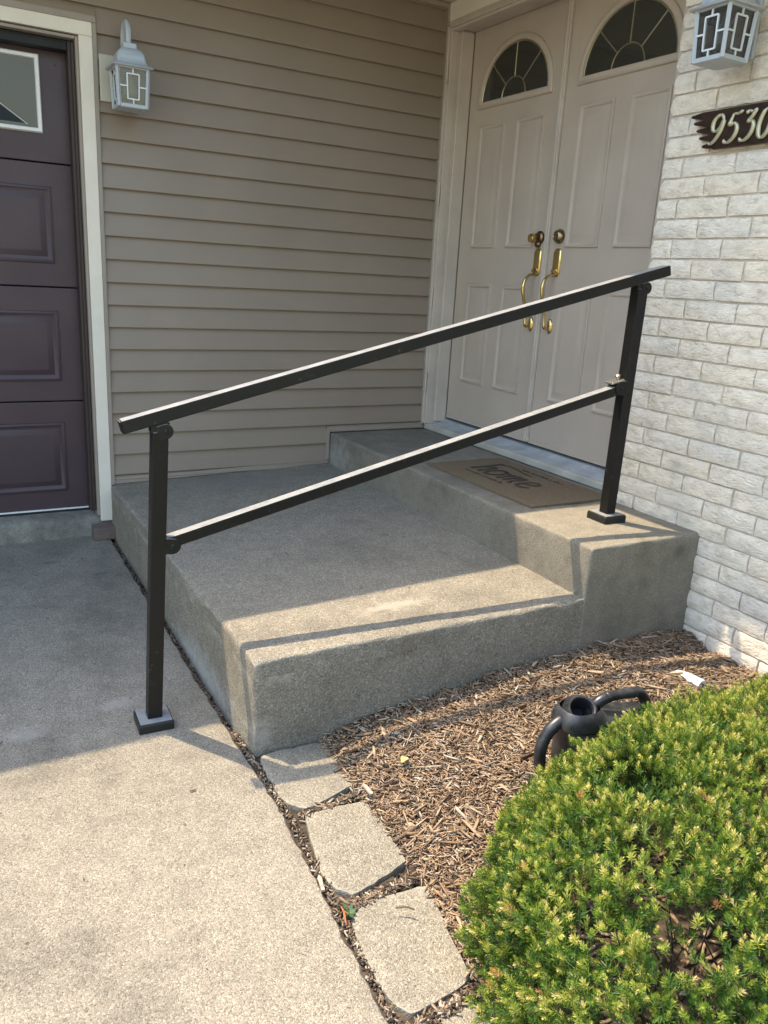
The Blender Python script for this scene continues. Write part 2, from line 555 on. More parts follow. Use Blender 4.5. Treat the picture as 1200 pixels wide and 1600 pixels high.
# soil of the planting bed, rising to the right along the steps
PX = [-.3, .0, .16, .22, .33, .51, .89, 1.24, 1.5, 1.8]
PZ = [-.03, -.03, -.022, .004, .040, .066, .104, .142, .128, .100]
def bed_z(x, y):
    h = np.interp(x, PX, PZ)
    f = np.clip((-y - 2.08) / .65, 0, 1)
    f = 1 - .42 * (f * f * (3 - 2 * f))
    # shallow trough cast off by the steps' dripline
    tr = -.020 * np.exp(-((y + 2.22) / .05) ** 2) * np.clip((x - .9) / .3, 0, 1)
    return h * f + tr + np.minimum(0, .025 * (y + 2.04)) * np.clip(1.6 - x, 0, 1) - .03 * np.clip((.19 - .16 * np.clip(-y - 2.65, 0, .6) - x) / .03, 0, 1)
bx = np.linspace(-.02, 1.76, 110); by = np.linspace(-4.4, -1.98, 130)
BX, BY = np.meshgrid(bx, by)
BZ = bed_z(BX, BY)
nz = np.array([fbm(a * 6, b * 6, .3) for a, b in zip(BX.ravel(), BY.ravel())]).reshape(BX.shape)
def lump(x, y): return .012 * np.clip((x - .2) / .15, 0, 1) * fbm(x * 6, y * 6, .3)
BZ = BZ + .012 * np.clip((BX - .2) / .15, 0, 1) * nz
nx_, ny_ = len(bx), len(by)
ii, jj = np.meshgrid(np.arange(ny_ - 1), np.arange(nx_ - 1), indexing='ij')
F = np.stack([ii * nx_ + jj, ii * nx_ + jj + 1, (ii + 1) * nx_ + jj + 1, (ii + 1) * nx_ + jj], -1).reshape(-1, 4)
bed = np_mesh('planting_bed', np.stack([BX.ravel(), BY.ravel(), BZ.ravel()], 1), F, 'soil', smooth=True)
tag(bed, 'dark soil of the planting bed under the mulch', 'soil', kind='structure')
# soil strip showing in the driveway joint
j = MB()
vs, fs = [], []
jy = [.02 - .03 * i for i in range(150)]
for y in jy:
    z = drive_z(y) - (.030 if y > -1.9 else .009) + .006 * fbm(0, y * 20, 5)
    vs += [(edge_x(y) - .03, y, z), (edge_x(y) + .02, y, z - .004), (.14, y, z - .002)]
for i in range(len(jy) - 1):
    for k in range(2):
        a = i * 3 + k
        fs.append((a, a + 1, a + 4, a + 3))
jo = j.add(vs, fs).build('joint_soil', 'soil')
tag(jo, 'strip of dirt in the joint beside the driveway', 'soil', kind='structure')

# ================================================================== CONCRETE STEPS
def worn_block(name, lo, hi, r, step, mat, parent, warp, amp=.0016, chip=.6, seed=0.0):
    lo, hi = Vector(lo), Vector(hi)
    def lines(a, b, rl, rh):
        n = max(2, int((b - a - rl - rh) / step))
        L = []
        if rl: L += [a, a + rl * .3, a + rl * .65]
        L += list(np.linspace(a + rl, b - rh, n))
        if rh: L += [b - rh * .65, b - rh * .3, b]
        return L
    X, Y, Z = lines(lo.x, hi.x, r, 0), lines(lo.y, hi.y, r, 0), lines(lo.z, hi.z, 0, r)
    idx, vs, fs = {}, [], []
    def V(i, j, k):
        key = (i, j, k)
        if key not in idx:
            p = Vector((X[i], Y[j], Z[k]))
            rr = r * (1 + chip * fbm(p.x * 16 + seed, p.y * 16, p.z * 16))
            rr = min(max(rr, r * .35), r * 1.9)
            q = Vector((max(p.x, lo.x + rr), max(p.y, lo.y + rr), min(p.z, hi.z - rr)))
            dv = p - q
            if dv.length > 1e-6:
                nrm = dv.normalized()
                # only round where two or more faces meet
                big = [abs(c) > 1e-6 for c in dv]
                if sum(big) > 1:
                    p = q + nrm * rr
            else:
                nrm = Vector((0, 0, 1))
            if i == 0: nn = Vector((-1, 0, 0))
            elif j == 0: nn = Vector((0, -1, 0))
            else: nn = Vector((0, 0, 1))
            nn = nrm if dv.length > 1e-6 else nn
            p = p + nn * (amp * 2 * fbm(p.x * 5 + seed, p.y * 5, p.z * 5) + amp * fbm(p.x * 32, p.y * 32 + seed, p.z * 32))
            idx[key] = len(vs)
            vs.append(warp(p))
        return idx[key]
    nX, nY, nZ = len(X), len(Y), len(Z)
    for i in range(nX - 1):
        for j in range(nY - 1):
            fs.append((V(i, j, nZ - 1), V(i + 1, j, nZ - 1), V(i + 1, j + 1, nZ - 1), V(i, j + 1, nZ - 1)))
        for k in range(nZ - 1):
            fs.append((V(i, 0, k), V(i + 1, 0, k), V(i + 1, 0, k + 1), V(i, 0, k + 1)))
    for j in range(nY - 1):
        for k in range(nZ - 1):
            fs.append((V(0, j, k), V(0, j, k + 1), V(0, j + 1, k + 1), V(0, j + 1, k)))
    return MB().add(vs, fs).build(name, mat, parent, smooth=True)

stoop = thing('concrete_steps', (.6, -1.0, 0), 'two level worn concrete front steps below the double doors', 'steps')
def warp_low(p):
    t = min(max(p.z / .33, -.4), 1)
    top = land_top(p.x, p.y)
    z = p.z - .33 + top if p.z > .25 else p.z
    yf = p.y * (1 + .025 * p.x / X1)
    return (p.x, yf, z)
worn_block('lower_landing', (0, -DD, -.12), (X1 + .03, .0, .33), .015, .022, 'landing', stoop, warp_low, .0016, 1.3, 3.1)
def warp_up(p):
    lean = .010 * max(0, 1 - (p.x - X1) / .1) * (p.z - .3)
    return (p.x + lean * 3, p.y, p.z)
worn_block('upper_step', (X1, -2.094, -.1), (XR + .003, .0, H2), .012, .022, 'step', stoop, warp_up, .0010, 1.0, 8.4)

# ================================================================== SIDING WALL
ES, ZS = .1016, 2.2883
wall = thing('siding_wall', (0, 0, 0), 'taupe lap sided house wall between garage door and front doors', 'wall')
MB().box((.022, .0015, -.1), (XR + .2, .12, 2.85)).build('sheathing', 'backing', wall)
MB().box((-4.5, .0015, 2.348), (.0215, .12, 2.85)).build('sheathing', 'backing', wall)
MB().box((-4.5, .0015, -.1), (-2.80, .12, 2.3475)).build('sheathing', 'backing', wall)
def siding_board(x0, x1, zb, zt, k):
    n = max(2, int((x1 - x0) / .09))
    vs, fs = [], []
    for i in range(n + 1):
        x = x0 + (x1 - x0) * i / n
        w = .0010 * fbm(x * 1.7, k * 3.1, .5)
        w2 = .0006 * fbm(x * 2.3, k * 2.7, 4.5)
        vs += [(x, -.0040, zb + .009), (x, -.0150 + w, zb + .009), (x, -.0155 + w, zb - .0045 + w2), (x, -.0190 + w, zb - .0045 + w2), (x, -.0194 + w, zb - .0020 + w2), (x, -.0105 + w, zb + (zt - zb) * .5), (x, -.0016, zt - .004), (x, -.0010, zt + .004)]
    for i in range(n):
        for j in range(7):
            a = i * 8 + j
            fs.append((a, a + 8, a + 9, a + 1))
    MB().add(vs, fs).build('siding_board', 'siding', wall)
for k in range(-5, 20):
    zb = ZS - ES * k; zt = zb + ES
    if zt > 2.74: zt = 2.738
    if zb > 2.73: continue
    if k <= -1:
        siding_board(-4.4, XR - .008, zb, zt, k)
    elif k == 0:
        siding_board(-4.4, .018, 2.346, zt, k + 50)
        siding_board(.019, XR - .008, zb, zt, k)
    elif zb > H2 + .04:
        siding_board(.019, XR - .008, zb, zt, k)
    else:
        siding_board(.019, X1 - .018, max(zb, .33), zt, k)
        if zt > H2 + .05:
            siding_board(X1 - .0175, XR - .008, H2 + .026, zt, k + 70)
siding_board(.019, X1 - .018, .332, .3565, 99)
# channels and starter strips
b = MB(); 
b.box((.003, -.024, .305), (.021, .001, 2.3175)); b.build('corner_channel', 'siding_trim', wall, bevel=.003)
b = MB(); b.box((-2.86, -.020, 2.318), (.021, .001, 2.3449)); b.build('head_channel', 'siding_trim', wall, bevel=.003)
b = MB(); b.prism([(.0215, -.017, .306), (X1 - .0005, -.017, .341), (X1 - .0005, -.017, .362), (.0215, -.017, .336)], (0, .016, 0)); b.build('starter_strip', 'siding_trim', wall, bevel=.002)
b = MB(); b.box((X1 - .019, -.025, .3625), (X1 - .001, .0, H2 + .025)); b.build('step_channel', 'siding_trim', wall, bevel=.003)
b = MB(); b.box((X1 - .001, -.0245, H2 + .0065), (XR - .004, .0, H2 + .0255)); b.build('starter_strip', 'siding_trim', wall, bevel=.003)
b = MB(); b.box((XR - .022, -.023, H2 + .026), (XR - .003, .0, 2.70)); b.build('corner_channel', 'siding_trim', wall, bevel=.003)
b = MB(); b.box((-4.4, -.022, 2.70), (XR - .003, .0, 2.722)); b.build('soffit_channel', 'siding_trim', wall, bevel=.003)

# ================================================================== ROOF (eaves that shade the entrance)
YE, XE = -.780, 1.082
roof = thing('roof', (0, 0, 2.7), 'cream soffit of the roof eave above the siding and front doors', 'roof')
b = MB(); b.box((-6, YE + .01, 2.725), (XE, .3, 2.745)); b.build('soffit', 'soffit', roof)
b = MB(); b.box((XE + .0005, -5.2, 2.7255), (2.2, .3, 2.7455)); b.build('soffit', 'soffit', roof)
b = MB(); b.box((-6, YE - .012, 2.70), (XE + .012, YE + .0095, 2.86)); b.build('fascia', 'cream', roof)
b = MB(); b.box((XE - .012, -5.2, 2.70), (XE + .0095, YE - .0125, 2.86)); b.build('fascia', 'cream', roof)
b = MB(); b.add([(-6, YE - .03, 2.861), (XE + .2, YE - .03, 2.861), (XE + .2, 3.4, 4.4), (-6, 3.4, 4.4)], [(0, 1, 2, 3)]); b.build('roof_slope', 'roofing', roof)
b = MB(); b.add([(XE - .03, -5.2, 2.862), (XE - .03, 3.4, 2.862), (5.2, 3.4, 4.4), (5.2, -5.2, 4.4)], [(0, 1, 2, 3)]); b.build('roof_slope', 'roofing', roof)

# ================================================================== GARAGE DOOR AND SURROUND
gf = thing('garage_door_frame', (-.02, 0, .1), 'cream casing and brown jamb around the plum garage door', 'door frame')
b = MB(); b.box((-.053, -.024, .125), (.0025, .001, 2.2635)); b.build('casing', 'cream', gf, bevel=.003)
b = MB(); b.box((-2.855, -.024, 2.264), (.0025, .001, 2.3175)); b.build('casing', 'cream', gf, bevel=.003)
b = MB(); b.box((-2.855, -.024, .125), (-2.80, .001, 2.2635)); b.build('casing', 'cream', gf, bevel=.003)
b = MB(); b.box((-.066, -.010, .15), (-.0535, .10, 2.2595)); b.box((-2.80, -.010, .15), (-2.787, .10, 2.2595)); b.box((-2.787, -.010, 2.247), (-.0665, .10, 2.2595)); b.build('jamb', 'siding_trim', gf, bevel=.002)
b = MB(); b.box((-.092, .028, .17), (-.0665, .098, 2.246)); b.build('door_stop', 'garage_stop', gf, bevel=.004)
b = MB(); b.box((-.080, .012, .17), (-.0667, .0275, 2.240)); b.build('weather_strip', 'garage_stop', gf, bevel=.004)
b = MB(); b.box((-2.786, .028, 2.205), (-.0925, .098, 2.246)); b.build('door_stop', 'rubber', gf, bevel=.004)
b = MB(); b.box((-2.787, .099, .1), (-2.76, .12, 2.3)); b.build('door_stop', 'garage_stop', gf)

gd = thing('garage_door', (-1.4, .1, .165), 'plum sectional garage door with raised panels and small windows', 'garage door')
GY = .102
def rect_loops(x0, x1, z0, z1, prof, axis='y', base=GY):
    rings = []
    for ins, h in prof:
        if axis == 'y':
            rings.append([(x0 + ins, base - h, z0 + ins), (x1 - ins, base - h, z0 + ins), (x1 - ins, base - h, z1 - ins), (x0 + ins, base - h, z1 - ins)])
        else:
            rings.append([(base - h, x0 - ins, z0 + ins), (base - h, x1 + ins, z0 + ins), (base - h, x1 + ins, z1 - ins), (base - h, x0 - ins, z1 - ins)])
    return rings
secs = [(.165, .703), (.7045, 1.2295), (1.231, 1.7595), (1.761, 2.29)]
pan_z = [(.262, .603), (.800, 1.124), (1.334, 1.662)]
for si, (z0, z1) in enumerate(secs):
    b = MB()
    b.box((-2.787, GY, z0 + .002), (-.083, GY + .045, z1 - .002))
    sec = b.build('door_section', 'garage', gd, bevel=.003)
    for c in range(4):
        xr_ = -.180 - c * .665
        if si < 3:
            a0, a1 = pan_z[si]
            MB().loops(rect_loops(xr_ - .50, xr_, a0, a1, [(0, -.001), (.003, .006), (.012, .009), (.022, .003), (.030, .001), (.052, .012), (.060, .0125)])).build('raised_panel', 'garage', sec, smooth=True)
        else:
            x0, x1, a0, a1 = xr_ - .50 - .018, xr_ - .018, 1.877, 2.188
            w = MB()
            w.loops(rect_loops(x0, x1, a0, a1, [(0, -.001), (.002, .012), (.006, .016), (.018, .014), (.021, .004)]), close=False)
            wf = w.build('window_frame', 'white', sec, smooth=True)
            MB().add(rect_loops(x0 + .02, x1 - .02, a0 + .02, a1 - .02, [(0, .003)])[0], [(0, 1, 2, 3)]).build('pane', 'garageglass', sec)
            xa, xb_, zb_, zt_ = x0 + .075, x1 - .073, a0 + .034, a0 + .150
            MB().prism([(xa, GY - .0035, zb_), (xb_, GY - .0035, zb_), ((xa + xb_) / 2, GY - .0035, zt_)], (0, -.0012, 0)).build('pane_triangle', 'triangle', sec)  # flat dark triangle laid over the pane, pale strips along its slopes
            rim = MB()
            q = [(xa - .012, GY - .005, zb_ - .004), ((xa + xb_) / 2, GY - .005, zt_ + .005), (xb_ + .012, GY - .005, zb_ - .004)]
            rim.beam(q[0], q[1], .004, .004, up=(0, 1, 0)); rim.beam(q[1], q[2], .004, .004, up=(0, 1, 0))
            rim.build('triangle_rim', 'cream_plate', sec)
b = MB(); b.box((-2.787, GY - .004, .150), (-.083, GY + .03, .166)); b.build('bottom_seal', 'rubber', gd, bevel=.004)
b = MB(); b.box((-2.787, GY - .007, .1665), (-.083, GY - .0005, .173)); b.build('seal_retainer', 'white', gd)
b = MB(); b.lathe([(.004, 0), (.004, .003), (.002, .004)], (-.135, GY, 2.155), (0, -1, 0), 10); b.build('bolt', 'garage', gd)

b = MB(); b.box((-2.9, GY + .05, .1), (-.03, GY + .06, 2.36)); b.build('backing', 'rubber', gd)
b = MB(); b.box((-2.9, .0015, 2.262), (.0, .16, 2.3475)); b.build('header', 'garage_stop', gf)
# garage apron ledge
vs, fs = [], []
n = 90
for i in range(n + 1):
    x = -2.9 + (2.9 - .045) * i / n
    rough_ = max(0, (x + .16) / .12) if x > -.16 else 0
    nn = fbm(x * 9, 2, 1)
    drop = .02 * rough_ + .006 * nn
    for (y, z) in [(.16, .156), (.10, .154), (.045, .150), (.012, .143 - drop * .6), (-.006 + .01 * rough_, .128 - drop), (-.014 + .01 * nn, .10 - drop * .6), (-.016 + .012 * nn, .0)]:
        vs.append((x, y + .006 * rough_ * fbm(x * 60, y * 60, 2), z + .006 * rough_ * fbm(x * 60, y * 60, 7)))
for i in range(n):
    for k in range(6):
        a = i * 7 + k
        fs.append((a, a + 7, a + 8, a + 1))
ap = MB().add(vs, fs).build('garage_apron', 'apron', smooth=True)
tag(ap, 'low grey concrete ledge under the garage door', 'ledge', kind='structure')
fl = MB().box((-2.78, .16, .05), (-.04, 4, .14)).build('garage_floor', 'apron')
tag(fl, 'concrete floor inside the garage', 'floor', kind='structure')

# ================================================================== DOOR FRAME + DOUBLE DOORS
fr = thing('front_door_frame', (XR, -.8, H2), 'pale painted frame and sill around the double front doors', 'door frame')
YR = -1.655          # far right side of the opening
b = MB()
for (y0, y1, x0) in ((-.0005, -.020, XR - .010), (-.020, -.036, XR - .018), (-.036, -.056, XR - .013)):
    b.box((x0, y0, H2 + .036), (XR + .03, y1 + .0004, 2.612))
b.build('brick_mould', 'jamb', fr, bevel=.003)
b = MB()
for (z0, z1, x0) in ((2.6385, 2.620, XR - .010), (2.6198, 2.604, XR - .018), (2.6038, 2.590, XR - .013)):
    b.box((x0, -.0565, z0), (XR + .03, YR, z1))
b.box((XR - .0105, -.0005, 2.6125), (XR + .03, -.0563, 2.6385))
b.build('head_mould', 'jamb', fr, bevel=.003)
b = MB(); b.box((XR + .0302, -.001, H2 + .036), (XD + .06, -.052, 2.64)); b.build('jamb', 'jamb', fr, bevel=.002)
b = MB(); b.box((XR + .045, -.0525, H2 + .05), (XD - .003, -.066, 2.6)); b.build('stop', 'jamb', fr, bevel=.004)
b = MB(); b.box((XR + .0302, -.0662, 2.606), (XD + .06, YR, 2.64)); b.build('head_jamb', 'jamb', fr, bevel=.002)
b = MB(); b.box((XR - .01, -1.60, H2 + .03), (XD + .06, YR, 2.6055)); b.build('jamb', 'jamb', fr, bevel=.002)
b = MB(); b.box((XR - .012, -.0005, 2.6387), (XR + .06, -1.66, 2.724)); b.build('head_board', 'cream', fr, bevel=.003)
b = MB(); b.box((XR + .002, -.002, H2 + .001), (XR + .035, YR, H2 + .036)); b.build('sill_nosing', 'sill', fr, bevel=.006)
b = MB(); b.prism([(XR + .0352, -.002, H2 + .001), (XD + .05, -.002, H2 + .001), (XD + .05, -.002, H2 + .062), (XD - .012, -.002, H2 + .060), (XD - .035, -.002, H2 + .048), (XR + .0352, -.002, H2 + .037)], (0, YR, 0)); b.build('threshold', 'alu', fr, bevel=.002)
b = MB(); b.box((XD - .030, -.066, H2 + .0485), (XD - .024, YR + .06, H2 + .0545)); b.build('threshold_rib', 'alu', fr)
for zc in (2.40, 1.80, 1.265, .79):                       # storm door hinge leaves on the frame
    b = MB(); b.box((XR - .0205, -.022, zc - .048), (XR - .0136, -.046, zc + .048)); b.build('hinge', 'jamb', fr, bevel=.0015)
    bb = fr.children[-1]
    b = MB(); b.lathe([(.0055, 0), (.0055, .10)], (XR - .022, -.049, zc - .05), (0, 0, 1), 10); b.build('hinge_pin', 'jamb', bb, smooth=True)
b = MB(); b.box((XD + .065, .0, .3), (XD + .1, -1.9, 2.8)); b.build('backing', 'backing', fr)

ZT = .581
def arch(yc, zc, rx, rz, n=28):
    return [(yc + rx * math.cos(math.pi * i / n), zc + rz * math.sin(math.pi * i / n)) for i in range(n + 1)]
def door_leaf(name, y0, y1, label, hinge_side, old):
    t = thing(name, (XD, (y0 + y1) / 2, ZT), label, 'door', 'double front doors')
    b = MB(); b.box((XD, y0, ZT + .006), (XD + .044, y1, 2.604)); slab_ = b.build('leaf', 'door', t, bevel=.002)
    yc = (y0 + y1) / 2
    ww = abs(y1 - y0)
    prof = [(0, -.001), (.002, .0075), (.008, .0105), (.016, .0075), (.021, .0005), (.028, .0008), (.050, .0085), (.058, .009)]
    for (a0, a1, z0, z1) in ((yc + .265, yc + .045, 1.535, 2.142), (yc - .045, yc - .265, 1.535, 2.142), (yc + .265, yc + .045, .815, 1.352), (yc - .045, yc - .265, .815, 1.352)):
        MB().loops(rect_loops(a0, a1, z0, z1, prof, 'x', XD)).build('raised_panel', 'door', slab_, smooth=True)
    # fanlight
    zc, rx, rz = 2.252, .268, .245
    fw_ = MB()
    rings = []
    for ins, h in [(-.030, -.001), (-.028, .008), (-.020, .014), (-.008, .015), (.000, .012), (.004, .003)]:
        a = arch(yc, zc - ins * 0, rx - ins, rz - ins)
        zb = zc + ins
        ring = [(XD - h, y, max(z, zb) if 0 < i < 28 else zb) for i, (y, z) in enumerate(a)]
        rings.append(ring)
    fw_.loops(rings, close=False)
    fw_.build('fanlight_frame', 'door', t, smooth=True)
    pts = [(XD - .0035, y, max(z, zc + .001)) for y, z in arch(yc, zc, rx - .001, rz - .001)]
    gl = MB().add(pts, [tuple(range(len(pts)))]).build('fanlight_pane', 'fanglass', t)
    cm = MB()
    r0 = .085
    inner = [(XD - .005, yc + r0 * 1.1 * math.cos(a), zc + r0 * math.sin(a)) for a in [math.pi * i / 14 for i in range(15)]]
    cm.tube(inner, .0030, 6)
    for a in (math.pi / 2, math.pi * .245, math.pi * .755):
        c_, s_ = math.cos(a), math.sin(a)
        cm.tube([(XD - .005, yc + r0 * 1.1 * c_, zc + r0 * s_), (XD - .005, yc + (rx - .004) * c_, zc + (rz - .004) * s_)], .0030, 6)
    cm.tube([(XD - .005, y, max(z, zc + .004)) for y, z in arch(yc, zc, rx - .007, rz - .007)], .0035, 6)
    cm.build('caming', 'came', t, smooth=True)
    # bottom sweep
    b = MB(); b.box((XD - .004, y0 - .004, ZT + .004), (XD - .0002, y1 + .004, ZT + .022)); b.build('door_sweep', 'door', t, bevel=.001)
    return t
Y0, YM, Y1 = -.0675, -.8235, -1.592
ld = door_leaf('front_door', Y0, YM + .002, 'greige front door leaf beside the siding with tarnished deadbolt', 1, True)
rd = door_leaf('front_door', YM - .002, Y1, 'greige front door leaf beside the white brick with round deadbolt', -1, False)
b = MB()
b.box((XD - .016, YM + .017, ZT + .01), (XD - .0005, YM - .013, 2.60)); b.box((XD - .022, YM + .009, ZT + .012), (XD - .0155, YM - .006, 2.598))
b.build('astragal', 'jamb', ld, bevel=.004)

def hardware(t, y, side, old):
    bm_ = 'brass'
    # deadbolt
    db = MB()
    if old:
        db.lathe([(.032, 0), (.032, .006), (.028, .012), (.020, .016), (.018, .030)], (XD, y, 1.582), (-1, 0, 0), 20)
        d_ = db.build('deadbolt', 'oldbrass', t, smooth=True)
        MB().lathe([(.014, .028), (.021, .034), (.023, .046), (.020, .056), (.012, .060)], (XD, y + .006, 1.577), (-1, 0, 0), 20).build('deadbolt_knob', 'brass', d_, smooth=True)
        MB().lathe([(.015, 0), (.017, .012), (.010, .022)], (XD, y + .002, 1.552), (-1, 0, 0), 14).build('deadbolt_thumb_turn', 'oldbrass', d_, smooth=True)
    else:
        db.lathe([(.034, 0), (.034, .004), (.031, .012), (.026, .022), (.019, .027), (.017, .024), (.010, .024)], (XD, y, 1.586), (-1, 0, 0), 24)
        db.build('deadbolt', 'bronze', t, smooth=True)
    # escutcheon: long plate with clipped corners
    zc = 1.468; hh, hw, cc = .064, .026, .015
    def oct_(ins, h):
        a, c = hw - ins, hh - ins
        k = cc
        return [(XD - h, y + s, zc + u) for s, u in ((-a, -c + k), (-a, c - k), (-a + k * .7, c), (a - k * .7, c), (a, c - k), (a, -c + k), (a - k * .7, -c), (-a + k * .7, -c))]
    hs = MB().loops([oct_(0, -.001), oct_(.0, .004), (oct_(.004, .008)), oct_(.007, .009)]).build('handle_plate', bm_, t, smooth=True)
    MB().lathe([(.013, 0), (.013, .01), (.009, .02)], (XD - .006, y, zc - .040), (-1, 0, 0), 14).build('thumb_latch', bm_, hs, smooth=True)
    # S curved grip
    yo = y + .006
    P = [(XD - .010, y, 1.412), (XD - .040, yo, 1.404), (XD - .066, yo, 1.372), (XD - .068, yo, 1.325), (XD - .052, yo, 1.275), (XD - .040, yo, 1.225), (XD - .036, yo, 1.185), (XD - .030, yo, 1.163), (XD - .012, y, 1.160)]
    path = catmull(P, 6)
    nP = len(path)
    rad = [.0055 + .0028 * math.sin(math.pi * min(1, i / nP * 1.5)) + (.004 * math.exp(-((i / nP - .8) / .08) ** 2)) for i in range(nP)]
    MB().tube(path, rad, 12).build('grip', bm_, t, smooth=True)
    lo = MB().loops([[(XD - h, y + (.017 - ins) * math.cos(a), 1.172 + (.036 - ins) * math.sin(a)) for a in [2 * math.pi * i / 20 for i in range(20)]] for ins, h in ((0, -.001), (0, .004), (.005, .010), (.010, .012))])
    lo.build('lower_rosette', bm_, t, smooth=True)
hardware(ld, -.758, 1, True)
hardware(rd, -.902, -1, False)

# ================================================================== BRICK WALL
YB = -1.664
EB, ZB = .0704, 1.691
bw = thing('brick_wall', (XB, YB, 0), 'white washed split face brick wall beside the front doors', 'wall')
b = MB(); b.box((XB - .0042, YB - .013, -.1), (XB + .12, -4.4, 2.76)); b.build('mortar', 'mortar', bw)
def brick_mesh(i, L, rag=0.0):
    H = EB - .0078
    nu, nv = 12, 5
    vs, fs = [], []
    sd_ = i * 7.3
    for v in range(nv + 1):
        for u in range(nu + 1):
            y = -L * u / nu; z = -H / 2 + H * v / nv
            e = min(u, nu - u) / nu * 2; ev = min(v, nv - v) / nv * 2
            edge = min(1, e * 6) * .5 + min(1, ev * 1.6) * .5
            x = -.006 - .006 * edge - .0045 * fbm(y * 13 + sd_, z * 26, sd_) * (.15 + .85 * edge) - .002 * fbm(y * 45 + sd_, z * 60, sd_)
            jy = (.0025 * fbm(sd_, z * 60 + u, 1) - (rag * (2 * v / nv - 1) ** 2 if u == 0 else 0)) if u in (0, nu) else 0
            jz = .0016 * fbm(y * 30 + sd_, 3, v) if v in (0, nv) else 0
            vs.append((x, y + jy, z + jz))
    N = nu + 1
    for v in range(nv):
        for u in range(nu):
            a = v * N + u
            fs.append((a, a + 1, a + N + 1, a + N))
    border = [u for u in range(N)] + [v * N + nu for v in range(1, nv + 1)] + [nv * N + u for u in range(nu - 1, -1, -1)] + [v * N for v in range(nv - 1, 0, -1)]
    k = len(vs)
    for q in border:
        x, y, z = vs[q]
        vs.append((.06, y, z))
    for i_ in range(len(border)):
        a, c = border[i_], border[(i_ + 1) % len(border)]
        fs.append((c, a, k + i_, k + (i_ + 1) % len(border)))
    mb = MB().add(vs, fs)
    me = bpy.data.meshes.new('brick')
    me.from_pydata(mb.v, [], mb.f)
    for p in me.polygons: p.use_smooth = True
    bm = bmesh.new(); bm.from_mesh(me)
    bmesh.ops.recalc_face_normals(bm, faces=bm.faces)
    for e_ in bm.edges:
        if len(e_.link_faces) == 2 and e_.calc_face_angle(0) > R(50): e_.smooth = False
    bm.to_mesh(me); bm.free()
    me.materials.append(M['brick'])
    return me
BL = .2235
full = [brick_mesh(i, BL - .0075) for i in range(12)]
def half_(l): return [brick_mesh(40 + i + int(l * 999), l + .004 - .0015 * i, .011 + .002 * i) for i in range(4)]
halfA, halfB = half_(.0915), half_(.1985)
row = 0
z_k = ZB + .0704 * 15
cnt = 0
k = -15
while True:
    zc = ZB - EB * k + EB / 2 + .0005
    k += 1
    if zc > 2.72: continue
    if zc < -.05: break
    odd = (k % 2 == 0)
    # joints of the two alternating rows measured on the wall
    y = YB
    first = halfA if odd else halfB
    L0 = (.0965 if odd else .2035)
    seq = [(first, L0)]
    yy = YB - L0
    def put(me, y_, i_):
        o = bpy.data.objects.new('brick', me)
        col.objects.link(o); o.parent = bw
        o.location = (random.uniform(-.0025, .0004), y_ - YB, zc + random.uniform(-.0006, .0006))
        o.rotation_euler = (random.uniform(-.006, .006), 0, random.uniform(-.008, .008))
    jit = 0.016 * (((k * 37) % 11) / 11 - .5)
    put(random.choice(first), YB + abs(jit) * .4 + .003, 0)
    yy += 0
    while yy > -3.2:
        put(random.choice(full), yy - random.uniform(-.002, .002), 1)
        yy -= BL
    cnt += 1

